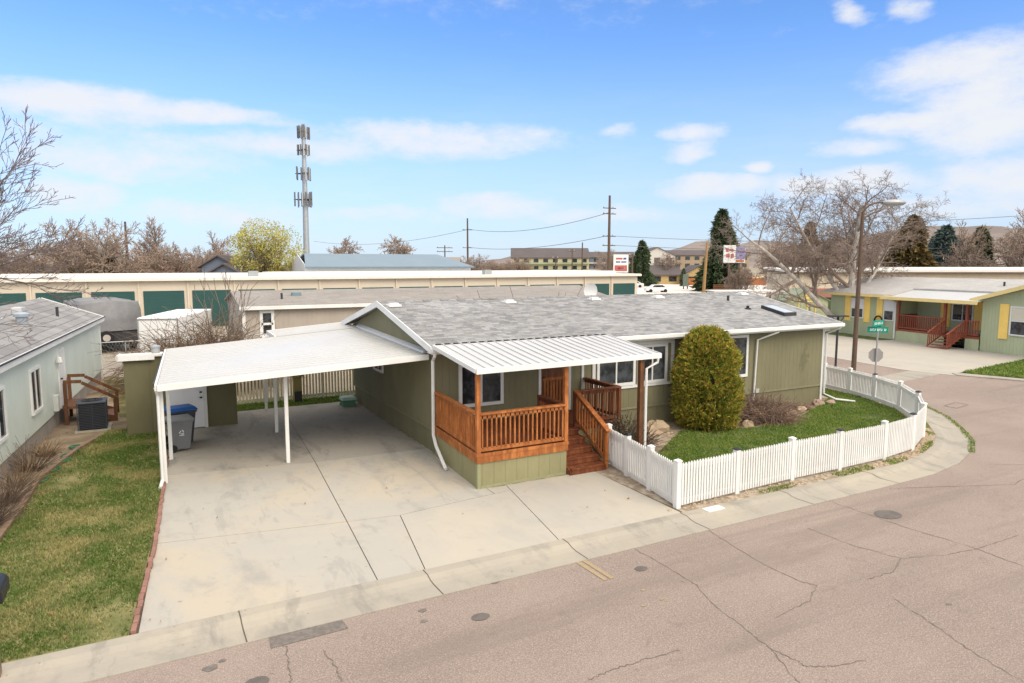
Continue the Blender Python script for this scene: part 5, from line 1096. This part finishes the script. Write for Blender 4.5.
# power poles and wires
def upole(label, side, dep, h, arms, r=.16, lean=(0, 0), m=M_rust, group='utility poles', name='utility_pole', arm_w=2.4, arm_rz=.5):
    x, y, _ = place(side, dep); t = thing(name, label, 'utility pole', (x, y, -.1), 0, group, local=True)
    obj('pole', MB().tube([(0, 0, 0), (lean[0], lean[1], h)], [r * 1.2, r * .8], 8), m, t)
    for a in arms:
        d = Vector((math.cos(VR + arm_rz), math.sin(VR + arm_rz), 0)) * arm_w / 2; c = Vector((lean[0] * a / h, lean[1] * a / h, a)); ar = obj('crossarm', MB().beam(c - d, c + d, .14, .18), m, t)
        for s in (-1, .6): obj('insulator', MB().lathe([(.08, 0), (.12, .15), (.05, .35)], tuple(c + d * s * .9 + Vector((0, 0, .09))), 6), M_steel, ar)
    return t
up = dict(a=upole('tallest grey brown transmission pole with four crossarms in the centre', 21.1, 150, 19.9, (17.2, 16.0, 11.2, 9.2), .3, arm_w=3.4),
          b=upole('transmission pole with crossarms left of the olive apartments', -14.8, 230, 20.3, (16.5, 10.6), .32, arm_w=3.6),
          c=upole('short distant pole with double crossarm beyond the blue grey hall', -19.5, 200, 10.6, (9.9, 8.8), .22, arm_w=5),
          d=upole('leaning yellow brown wooden pole in front of the big conifer', 20.9, 75, 7.5, (), .16, (.35, -.1), mat('pale_pole_wood', (.36, .21, .08), .8, .15)),
          e=upole('plain dark wooden pole behind the brown trees on the left', -61.5, 110, 11.9, (), .2),
          f=upole('short dark pole with one crossarm before the olive apartments', 17.5, 200, 9.5, (8.9,), .18, arm_w=2.5),
          g=upole('dark slim pole at the right gable of the olive apartments', 24.0, 235, 12.5, (), .25),
          h=upole('short dark pole near the yellow bungalow', 24.5, 140, 7.2, (6.9,), .18, arm_w=1.6),
          i=upole('low brown stub pole left of the olive apartments', 10.2, 160, 7.0, (6.5,), .16, arm_w=1.8),
          j=upole('thin dark stub pole on the roof line right of the cell tower', -18.2, 120, 6.8, (), .18),
          k=upole('pale pole in front of the conifers on the right', 45.5, 100, 7.0, (6.8,), .14, arm_w=1.4))
def wire(label, a, b, sag, r=.035):
    a, b = Vector(a), Vector(b); P = [a.lerp(b, k / 16) - Vector((0, 0, sag * 4 * (k / 16) * (1 - k / 16))) for k in range(17)]
    tag(obj('power_line', MB().tube(P, r, 4), M_wire), label, 'power line', 'power lines')
def pp(side, dep, z): x, y, _ = place(side, dep); return (x, y, z)
wire('upper power line between the two transmission poles', pp(-14.8, 230, 16.7), pp(21.1, 150, 16.2), 2.2, .06); wire('lower power line between the two transmission poles', pp(-14.8, 230, 10.7), pp(21.1, 150, 11.3), 1.6, .06)
wire('upper power line running left from the farther transmission pole', pp(-14.8, 230, 16.5), pp(-95, 330, 16), 3, .06)
wire('upper power line running right from the tallest pole', pp(21.1, 150, 11.2), pp(110, 110, 10.2), 1.5, .045); wire('lower power line running right from the tallest pole', pp(21.1, 150, 9.2), pp(110, 110, 8.0), 1.2, .045)
wire('power line high over the bare tree towards the right edge', pp(40, 95, 10.5), pp(90, 80, 13.5), .8, .03); wire('low power line across the conifers on the right', pp(45.5, 100, 6.8), pp(110, 110, 6.4), .4, .04); wire('middle power line across the conifers on the right', pp(30, 110, 8.0), pp(110, 112, 8.2), .5, .04)

# ------------------------------------------------------------------ vegetation
def bare_tree(name, label, cat, loc, seed, H=9., trunk_r=.22, levels=4, first=.25, spread=.9, kids=(7, 6, 5, 4), lens=(.55, .5, .5, .5), up=.25, min_r=.012, stems=1, stem_tilt=.25, bark=None, twig=None, group=None, start=None, droop=0., seglen=5, twig_from=2):
    rg = random.Random(seed); T0, T1 = MB(), MB()
    def branch(p, d, L, r, lev):
        n = seglen if lev < 2 else 3
        pts, rad = [p], [r]; q = p.copy(); dd = d.copy()
        for k in range(n):
            dd = (dd + Vector((rg.uniform(-1, 1), rg.uniform(-1, 1), rg.uniform(-1, 1))) * (.16 if lev else .09) + Vector((0, 0, up * .22 - droop * .1 * lev))).normalized()
            q = q + dd * (L / n); pts.append(q.copy()); rad.append(max(min_r, r * (1 - .72 * (k + 1) / n)))
        (T0 if lev < twig_from else T1).tube(pts, rad, (8, 6, 4, 3, 3)[min(lev, 4)], lev < 2)
        if lev >= levels: return
        nk = kids[min(lev, len(kids) - 1)]
        for i in range(nk):
            t = first + (1 - first) * (i + rg.uniform(.2, .9)) / nk if lev == 0 else .2 + .8 * (i + rg.random()) / nk
            x = t * n; k = min(n - 1, int(x)); pt = pts[k].lerp(pts[k + 1], x - k); rr = rad[k] + (rad[k + 1] - rad[k]) * (x - k)
            ax = (pts[k + 1] - pts[k]).normalized(); o = ax.orthogonal().normalized(); o.rotate(Matrix.Rotation(i * 2.4 + rg.uniform(-.6, .6), 3, ax))
            a = spread * rg.uniform(.6, 1.15)
            nd = (ax * math.cos(a) + o * math.sin(a) + Vector((0, 0, up * .5))).normalized()
            branch(pt, nd, L * lens[min(lev, len(lens) - 1)] * rg.uniform(.65, 1.15) * (1.1 - .35 * t), max(min_r, rr * .62), lev + 1)
    t = thing(name, label, cat, loc, 0, group, local=True)
    if start: 
        for p, d, L, r in start: branch(Vector(p), Vector(d).normalized(), L, r, 0)
    else:
        for s_ in range(stems):
            a = 2 * PI * s_ / stems + rg.random(); k = 0 if stems == 1 else stem_tilt
            branch(Vector((.1 * math.cos(a) * (stems > 1), .1 * math.sin(a) * (stems > 1), -.1)), Vector((k * math.cos(a), k * math.sin(a), 1)).normalized(), H * .8 * rg.uniform(.85, 1.1), trunk_r, 0)
    obj('trunk', T0, bark or M_bark, t); 
    if T1.v: obj('crown', T1, twig or M_twig, t)
    return t
def leaf_cloud(pts, nrm, size, rs, jit=.8, el=1.6):
    """one small leaf-shaped triangle at every point"""
    n = len(pts); a = rs.normal(size=(n, 3)); a = a * jit + nrm; a /= np.linalg.norm(a, axis=1)[:, None]
    b = np.cross(a, rs.normal(size=(n, 3))); b /= np.linalg.norm(b, axis=1)[:, None] + 1e-9
    s = size * rs.uniform(.6, 1.4, n)[:, None]
    V = np.stack([pts - b * s * .5, pts + b * s * .5, pts + a * s * el], 1); return V.reshape(-1, 3)
# big leaning white-barked tree on the right
M_wtwig = mat('pale_brown_twigs', (.26, .20, .165), .9, .3, .8, 20, 0)
bare_tree('bare_tree', 'large leaning bare tree with white bark beside the sage green house', 'tree', (47.0, 33.6, -.1), 11, levels=4, kids=(13, 9, 7, 5), lens=(.46, .52, .5, .48), spread=1.05, up=.02, min_r=.009, bark=M_bark_white, twig=M_wtwig, twig_from=1, seglen=8,
          start=[((0, 0, 0), (-.80, .36, .72), 10.5, .27), ((.2, -.1, 0), (.0, .05, 1), 9.6, .33), ((.3, -.2, 2.2), (.6, -.35, 1), 7.2, .17), ((0, .1, 1.8), (-.55, .25, .95), 9.0, .19), ((.2, 0, 2.8), (.3, .3, 1), 7.5, .15)], first=.25)
# tree off the left edge, its branches reach into view
bare_tree('bare_tree', 'dark bare branches reaching in from the left edge', 'tree', (-8.0, 14.5, -.25), 5, levels=4, kids=(9, 7, 5, 4), lens=(.42, .5, .5, .5), spread=.6, up=.14, min_r=.0045, first=.25, seglen=6, bark=mat('dark_bark', (.11, .09, .085), .9, .3), twig=mat('dark_twigs', (.15, .12, .115), .9, .3, .8, 20, 0),
          start=[((0, 0, 0), (.1, .05, 1), 5.0, .25), ((.2, .1, 4.9), (1, .08, .02), 5.6, .07), ((.2, .1, 4.7), (1, .12, .22), 5.6, .07), ((.2, .1, 4.6), (.9, .2, .50), 5.0, .06), ((.2, .1, 4.3), (1, .30, .10), 5.5, .065)])
# rows of leafless trees behind the storage rows: five shapes, copied
proto = []
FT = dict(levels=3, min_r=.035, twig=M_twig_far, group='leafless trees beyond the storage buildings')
proto.append(bare_tree('bare_tree', 'tall open leafless tree left of the blue grey houses', 'tree', place(-58.5, 112), 21, H=11.0, trunk_r=.3, kids=(13, 10, 8), spread=.8, up=.2, **FT))
proto.append(bare_tree('bare_tree', 'dense round brown leafless tree behind the pale green house', 'tree', place(-61.5, 100), 22, H=11.2, trunk_r=.3, kids=(12, 10, 8), spread=.95, up=.05, stems=4, stem_tilt=.42, **FT))
proto.append(bare_tree('bare_tree', 'spreading reddish leafless tree at the left edge', 'tree', place(-70, 96), 23, H=8.0, trunk_r=.28, kids=(11, 9, 8), spread=1.0, up=.05, stems=4, stem_tilt=.6, **FT))
proto.append(bare_tree('bare_tree', 'small round leafless tree right of the cell tower', 'tree', place(-38.0, 158), 24, H=10.0, trunk_r=.28, kids=(14, 11, 8), spread=1.0, up=.05, **dict(FT, min_r=.05)))
row = [(1, -66, 108, 1.05, 'brown leafless tree between the left edge tree and the round one'), (2, -63.5, 120, 1.1, 'distant reddish leafless tree behind the round brown one'), (2, -54.5, 108, 1.0, 'broad leafless tree right of the tall open one'), (1, -51, 116, .95, 'brown leafless tree behind the dark wooden pole'), (0, -52.0, 122, .85, 'slender leafless tree between the pole and the blue grey house'),
       (1, -48, 108, .85, 'low brown leafless tree just left of the blue grey gable'), (2, -46, 118, .8, 'reddish leafless tree behind the blue grey gable'), (2, -73, 104, 1.0, 'far left leafless tree half cut by the photo edge'), (1, -57, 104, .8, 'low bushy leafless tree before the tall open one'),
       (3, -26.5, 158, 1.05, 'second small leafless tree farther right of the tower'), (0, -25.5, 160, .8, 'slim leafless tree beside the second small one')]
for k, s_, d_, scl, lab in row: dup(proto[k], place(s_, d_), s_ * 1.3, lab, scale=scl * (.74 if k == 1 else 1))
for i, (s_, d_, scl, lab) in enumerate([(-12.5, 215, .95, 'low leafless tree just right of the blue grey hall'), (-8, 225, .8, 'leafless tree left of the far transmission pole'), (-5, 210, .75, 'low leafless tree right of the far transmission pole'), (-1.5, 220, .8, 'leafless tree left end of the olive apartments'), (3, 230, .85, 'leafless tree close to the olive apartment wall')]):
    dup(proto[1 + i % 2], place(s_, d_), i * 2.1, lab, scale=scl * (.75 if i % 2 == 0 else 1))
# brown thicket of leafless trees behind the white tree on the right, and a big one at the right edge
for i, (k, s_, d_, scl, lab) in enumerate([(2, 37.5, 112, .62, 'low leafless tree below the pole signs'), (1, 39, 98, .95, 'leafless tree behind the left limb of the white tree'), (2, 43, 104, 1.05, 'leafless tree behind the middle of the white tree'), (1, 46, 96, .95, 'dense leafless tree behind the white trunk'), (2, 50, 104, 1.0, 'leafless tree behind the street lamp'), (1, 53, 108, .95, 'leafless tree left of the tall brown conifer'), (2, 66, 100, .85, 'low leafless tree in front of the conifers'), (0, 71, 96, 1.0, 'pale leafless tree at the right edge'), (0, 67.5, 102, .9, 'pale leafless tree next to the right edge one'), (1, 75, 100, 1.1, 'leafless tree cut by the right edge'), (1, 25.5, 175, 1.0, 'pale leafless tree left of the big conifer'), (2, 40, 180, 1.0, 'leafless tree on the slope left of the big conifer'), (2, 58, 106, .8, 'low leafless tree among the conifers')]):
    dup(proto[k], place(s_, d_), i * 1.7, lab, scale=scl * (.76 if k == 1 else 1))
# yellow-green budding tree
wt = bare_tree('budding_tree', 'round yellow green budding tree beside the cell tower', 'tree', place(-37.0, 103), 31, H=9.0, trunk_r=.28, levels=3, kids=(11, 8, 6), spread=.8, up=.32, min_r=.03, stems=4, stem_tilt=.5, twig=mat('olive_twigs', (.24, .20, .09), .9, .3, .4, 8, 0))
rs = np.random.RandomState(5); n = 15000
u = rs.normal(size=(n, 3)); u /= np.linalg.norm(u, axis=1)[:, None]; r_ = rs.uniform(.35, 1.0, n) ** .5
lump = .8 + .35 * vnoise(u[:, 0] * 3 + 9, u[:, 1] * 3 + u[:, 2] * 3 + 9, 3, 1.0)
P_ = u * (r_ * lump)[:, None] * np.array([5.9, 5.4, 5.2]) + np.array([0, 0, 6.6]); keep = (P_[:, 2] > 1.6) & (vnoise(P_[:, 0] + 20, P_[:, 2] + P_[:, 1] * .5 + 20, 8, .9) > .40)
tri_mesh('foliage', leaf_cloud(P_[keep], u[keep] * .6, .16, rs), mat_leaf('spring_leaves', [(.40, .37, .07), (.55, .50, .13), (.60, .55, .2), (.27, .24, .05)], .35, 5, .7, .3), wt)
# evergreens
M_conif = mat_leaf('dark_conifer', [(.035, .065, .03), (.07, .105, .05), (.11, .14, .065), (.02, .04, .02)], .5, 5, .8, .1)
M_conif_blue = mat_leaf('blue_conifer', [(.065, .095, .085), (.11, .155, .14), (.15, .19, .17), (.04, .065, .055)], .5, 5, .8, .1)
M_conif_brown = mat_leaf('brown_conifer', [(.07, .06, .02), (.14, .10, .03), (.19, .12, .045), (.03, .045, .015)], .4, 5, .8, .1)
def conifer(label, side, dep, H, Rb, seed, m, n=9000, base=.06, pw=.65, group='conifers on the right horizon'):
    t = thing('conifer', label, 'conifer', place(side, dep), 0, group, local=True); rs = np.random.RandomState(seed)
    obj('trunk', MB().tube([(0, 0, -.1), (0, 0, H * .95)], [H * .022, .04], 8), M_bark, t)
    z = rs.uniform(0, 1, n) ** 1.25; tier = np.floor(z * 13) / 13; ang = rs.uniform(0, 2 * PI, n)
    nb = 9; a0 = np.floor(ang / (2 * PI) * nb); amp = .45 + .75 * np.abs(np.sin(a0 * 12.9 + tier * 78.2 + seed))
    rr = Rb * (1 - z) ** pw * amp * (1 - .30 * (z * 13 - np.floor(z * 13))); q = rs.uniform(.15, 1, n) ** .6
    ph = (a0 + .5 + (ang / (2 * PI) * nb - a0 - .5) * (1.05 - .55 * q)) * 2 * PI / nb
    P = np.stack([np.cos(ph) * rr * q, np.sin(ph) * rr * q, H * (base + (1 - base) * z) - rr * q * .25 + rs.normal(size=n) * .06], 1)
    N = np.stack([np.cos(ph), np.sin(ph), -.25 + 0 * ph], 1)
    tri_mesh('foliage', leaf_cloud(P, N * 1.2, H * .028, rs, .6, 1.9), m, t); return t
conifer('tallest dark conifer left of the pole signs', 39.5, 130, 15.2, 4.6, 1, M_conif, 15000)
conifer('small dark conifer by the apartments left of the biggest one', 30.5, 162, 10.6, 4.2, 2, M_conif, 8000)
conifer('low dark conifer beside the yellow bungalows', 40.0, 160, 4.2, 1.4, 12, M_conif, 2500)
conifer('tall brown green conifer behind the street lamp head', 55.8, 96, 11.8, 5.6, 3, M_conif_brown, 14000, pw=.7)
conifer('blue green conifer between the brown one and the dark one', 70.5, 112, 11.3, 6.5, 4, M_conif_blue, 12000, pw=.65)
conifer('dark green pointed conifer right of the blue green one', 72.0, 106, 10.7, 5.4, 6, M_conif, 13000, pw=.75)
conifer('narrow brown conifer top behind the white tree', 51.0, 118, 12.2, 3.0, 7, M_conif_brown, 7000)
conifer('small dark conifer inside the brown trees on the left', -60.2, 103, 7.0, 3.0, 9, M_conif, 6000)
# clipped hedges by the cream wall
def round_bush(name, label, loc, r, h, seed, m, n, size, group=None, core=True, coremat=None, cat='shrub'):
    t = thing(name, label, cat, loc, 0, group, local=True); rs = np.random.RandomState(seed)
    u = rs.normal(size=(n, 3)); u[:, 2] = np.abs(u[:, 2]) * 1.0 - .15; u /= np.linalg.norm(u, axis=1)[:, None]
    k = 1 + .22 * (vnoise(u[:, 0] * 2 + 7, u[:, 1] * 2 + u[:, 2] * 2 + 7, seed, 1.6) - .5)
    P = u * (k * rs.uniform(.8, 1.0, n))[:, None] * np.array([r, r * .9, h]); P[:, 2] = np.maximum(P[:, 2], .02)
    if core: obj('stems', MB().lathe([(r * .5, 0), (r * .72, h * .3), (r * .6, h * .62), (r * .25, h * .82)], (0, 0, 0), 12), coremat or mat('inner_twigs', (.03, .03, .015), .9), t)
    tri_mesh('foliage', leaf_cloud(P, u * .8, size, rs), m, t); return t
M_hedge = mat_leaf('hedge_leaves', [(.035, .06, .02), (.07, .10, .03), (.11, .13, .05), (.02, .03, .012)], 1.2, 9, .8, .1)
for i, (s_, d_, r, h, lab) in enumerate([(28.6, 84, 1.2, .9, 'small brownish shrub at the left end of the hedge row'), (31.0, 84, 1.1, 1.0, 'second shrub from the left in the hedge row'), (33.2, 82, 1.1, .9, 'third low shrub in the hedge row by the cream wall'), (34.8, 76, 1.1, 1.0, 'low shrub just left of the big clipped one'), (34.0, 72, 1.9, 2.1, 'big dark clipped shrub below the cream wall')]):
    round_bush('hedge_shrub', lab, place(s_, d_), r, h, 40 + i, M_hedge, 1500 if i < 4 else 3500, .16, 'shrubs along the cream wall')
# ------------------------------------------------------------------ front garden plants
# arborvitae: upright egg, lumpy, gold tipped
ab = thing('arborvitae', 'tall rounded golden green arborvitae standing against the olive house', 'shrub', (15.3, 15.75, 0), 0, local=True)
rs = np.random.RandomState(77); nf = 3000; per = 34
z = rs.uniform(0, 1, nf); th_ = rs.uniform(0, 2 * PI, nf); H_, R_ = 3.02, 1.0
prf = lambda z: np.interp(z, [0, .06, .2, .45, .65, .8, .9, .96, 1.0], [.80, .92, 1.0, 1.0, .95, .82, .66, .48, .20])
lump = 1 + .26 * (vnoise(th_ / (2 * PI) * 8 % 8 + 1, z * 7, 12, 1.0) - .5) + rs.uniform(-.20, .08, nf)
rr = R_ * prf(z) * lump * .97
base_ = np.stack([np.cos(th_) * rr, np.sin(th_) * rr * .95, .06 + z * H_], 1)
D = np.stack([np.cos(th_) * .75, np.sin(th_) * .75, .55 + .5 * z], 1) + rs.normal(size=(nf, 3)) * .28; D /= np.linalg.norm(D, axis=1)[:, None]
S = np.cross(D, rs.normal(size=(nf, 3))); S /= np.linalg.norm(S, axis=1)[:, None]
L_ = rs.uniform(.12, .27, nf)                                  # flat fan-shaped sprays
u_ = rs.uniform(0, 1, (nf, per)); w_ = rs.normal(size=(nf, per)) * .30 * (.35 + u_)
P = base_[:, None] + D[:, None] * ((u_ - .55) * L_[:, None])[..., None] + S[:, None] * (w_ * L_[:, None])[..., None] + rs.normal(size=(nf, per, 3)) * .008
N = D[:, None] + S[:, None] * (w_ * 1.6)[..., None]
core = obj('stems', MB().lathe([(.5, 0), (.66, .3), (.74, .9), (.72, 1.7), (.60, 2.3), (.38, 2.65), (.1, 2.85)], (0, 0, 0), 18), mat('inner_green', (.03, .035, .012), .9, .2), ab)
tri_mesh('foliage', leaf_cloud(P.reshape(-1, 3), N.reshape(-1, 3), .032, rs, .3, 1.8), mat_leaf('golden_arborvitae', [(.17, .22, .03), (.32, .31, .045), (.48, .33, .06), (.085, .14, .02)], 2.2, 9, .75, .15), ab)
def twig_bush(label, loc, r, h, seed, m, n=420, name='dormant_shrub', rad=.006, bend=.5, group=None, leaves=None, upright=.9, wob=.3):
    rg = random.Random(seed); f = MB()
    t = thing(name, label, 'shrub', loc, 0, group, local=True)
    for k in range(n):
        a = rg.uniform(0, 2 * PI); q = rg.random() ** .5; L = h * rg.uniform(.6, 1.1); p = Vector((r * .55 * q * math.cos(a), r * .55 * q * math.sin(a), -.02))
        d = Vector((math.cos(a + rg.uniform(-.7, .7)) * q * bend, math.sin(a + rg.uniform(-.7, .7)) * q * bend, upright)).normalized(); pts = [p]
        for j in range(3 if wob < .5 else 5):
            d = (d + Vector((rg.uniform(-wob, wob), rg.uniform(-wob, wob), rg.uniform(-wob * 1.2, wob * .4)))).normalized(); pts.append(pts[-1] + d * L / 3)
        f.tube(pts, [rad * 1.5, rad * 1.2, rad, rad * .8, rad * .7, rad * .6][:len(pts)], 3, False)
    obj('stems', f, m, t)
    if leaves:
        rs = np.random.RandomState(seed); n2 = leaves[1]; u = rs.normal(size=(n2, 3)); u[:, 2] = np.abs(u[:, 2]); u /= np.linalg.norm(u, axis=1)[:, None]
        P = u * rs.uniform(.5, 1, n2)[:, None] * np.array([r, r, h]); tri_mesh('foliage', leaf_cloud(P, u * .5, leaves[2], rs), leaves[0], t)
    return t
M_dry = mat('dry_pink_stems', (.27, .185, .145), .95, .35, 3, 40, 0, col2=(.30, .20, .14)); M_dry2 = mat('dry_brown_stems', (.10, .068, .05), .95, .35, 3, 40, 0); M_dry3 = mat('straw_stems', (.19, .125, .065), .95, .3, 3, 40, 0)
twig_bush('low mounded leafless shrub right of the golden arborvitae', (17.7, 15.8, 0), 1.5, .62, 3, M_dry, 1700, rad=.008, bend=.7, upright=.9, wob=.6)
twig_bush('small brown mound of cut stems by the right house corner', (20.2, 16.3, 0), .55, .3, 4, M_dry, 350, rad=.007, bend=1.4, upright=.5)
twig_bush('sparse grey green shrub beside the porch stairs', (11.0, 14.4, 0), .75, 1.15, 5, M_dry2, 260, rad=.007, bend=.8, leaves=(mat_leaf('grey_green_leaves', [(.09, .105, .06), (.16, .15, .09), (.20, .14, .10), (.06, .07, .04)], 3, 30, .8, .15), 2600, .035))
twig_bush('small dark shrub next to the awning post', (11.9, 14.9, 0), .5, .6, 6, M_dry2, 220, rad=.007, bend=.9)
for i, (x, y, r, h, n, lab, m) in enumerate([(-3.05, 16.2, .45, .85, 190, 'thick twiggy dormant shrub nearest the camera by the left house', M_dry2), (-2.95, 17.6, .4, .8, 130, 'tangled dormant shrub by the left house, second from the front', M_dry2), (-2.85, 18.9, .3, 1.0, 45, 'tall straw coloured stems between the dormant shrubs', M_dry3), (-2.75, 20.2, .35, .9, 80, 'thin upright dormant stems near the second window', M_dry2), (-2.6, 21.6, .3, .5, 90, 'low dry tuft at the far end of the shrub bed', M_dry3)]):
    twig_bush(lab, (x, y, 0), r, h, 60 + i, m, n, rad=.005, bend=.9, group='dormant shrubs along the left house')
# rocks in the bed
rk = random.Random(6); M_rock = mat('tan_rock', (.42, .32, .22), .9, .25, 3, 30, .5); M_rock2 = mat('pinkish_rock', (.38, .27, .22), .9, .25, 3, 30, .5)
for x, y, r, lab in [(13.55, 16.0, .42, 'largest tan boulder left of the arborvitae'), (12.95, 15.75, .2, 'tan rock just left of the largest boulder'), (13.0, 16.2, .22, 'upright tan rock behind the largest boulder'), (12.55, 15.3, .22, 'dark tan rock close to the awning post'), (18.95, 15.55, .28, 'flat pale rock right of the mounded shrub'), (19.9, 15.9, .22, 'pale rock beside the bark bed edge'), (21.4, 16.35, .24, 'pinkish rock under the right downspout'), (21.9, 16.2, .2, 'second pinkish rock under the right downspout'), (16.6, 15.2, .22, 'small pale rock in front of the mounded shrub'), (12.2, 14.7, .16, 'small rock beside the dark shrub')]:
    tag(obj('rock', MB().rock((x, y, r * .22), r, rk, .6), M_rock2 if 'pink' in lab or 'dark' in lab else M_rock, smooth=False), lab, 'rock', 'rocks in the front garden bed')
rk = random.Random(9); mb = MB()
for k in range(700):
    t_ = rk.random(); i = rk.randrange(1, 9); a, b = offset(CURB_IN, -.2)[i], offset(CURB_IN, -.2)[i + 1]
    mb.rock((a[0] + (b[0] - a[0]) * t_ + rk.uniform(-.05, .05), a[1] + (b[1] - a[1]) * t_ + rk.uniform(-.14, .14), .0), rk.uniform(.02, .05), rk, .6)
for k in range(260): mb.rock((rk.uniform(9.75, 13.9), rk.uniform(14.2, 16.4), .0), rk.uniform(.02, .06), rk, .6)
o = obj('pebbles', mb, M_rock); o['kind'] = 'stuff'; o['label'] = 'loose tan pebbles under the fence and in the garden bed'
# fallen leaves
rs = np.random.RandomState(3); n = 420; X = rs.uniform(-3.4, 9.4, n); Y = rs.uniform(10.4, 24.5, n); k = (X < .1) | (rs.rand(n) < .12); X, Y = X[k], Y[k]
P = np.stack([X, Y, np.full(len(X), .03)], 1); V = leaf_cloud(P, np.zeros_like(P), .05, rs, 1, 1.0); V[:, 2] = np.clip(V[:, 2], .012, .06)
o = tri_mesh('fallen_leaves', V, mat('dry_leaf', (.26, .15, .07), .9, .3, 3, 8, 0)); o['kind'] = 'stuff'; o['label'] = 'dry brown leaves scattered over lawn and driveway'
# brush heap and thin bare sapling behind the shed
twig_bush('big tangled heap of dead brown vines behind the shed', (2.05, 31.6, 0), 2.3, 2.3, 15, mat('dead_vines', (.15, .10, .065), .95, .4, 2, 30, 0, col2=(.24, .165, .11)), 2600, 'vine_heap', .013, .5, upright=1.0, wob=.75)
bare_tree('sapling', 'thin bare sapling rising out of the vine heap', 'tree', (2.9, 33.0, -.1), 41, H=5.0, trunk_r=.05, levels=2, kids=(5, 3), spread=.45, up=.3, min_r=.010, stems=3, stem_tilt=.35, first=.3, bark=M_bark, twig=M_twig)
bare_tree('sapling', 'fan of bare shrub stems showing above the roof ridge', 'tree', (17.6, 31.0, -.1), 42, H=4.7, trunk_r=.04, levels=1, kids=(4, 4), spread=.5, up=.15, min_r=.014, stems=8, stem_tilt=.8, first=.3, bark=mat('reddish_stems', (.22, .13, .10), .9), twig=M_twig)
cf = thing('chain_link_fence', 'galvanised chain link fence posts and rails before the vine heap', 'fence', (1, 34, 0))
for k in range(7): obj('post', MB().tube([(-2.2 + k * 1.25, 34.2 + k * .1, -.1), (-2.2 + k * 1.25, 34.2 + k * .1, 1.75)], .03, 6), M_steel, cf)
obj('rail', MB().tube([(-2.2, 34.2, 1.72), (5.3, 34.8, 1.72)], .022, 6), M_steel, cf)
f = MB()
for k in range(60):
    x = -2.2 + k * .125; yy = 34.2 + (x + 2.2) * .08; f.beam((x, yy, .05), (min(x + .8, 5.3), yy + .06, 1.7), .006, .006); f.beam((x + .8 if x + .8 < 5.3 else 5.3, yy + .06, .05), (x, yy, 1.7), .006, .006)
obj('mesh', f, M_steel, cf)
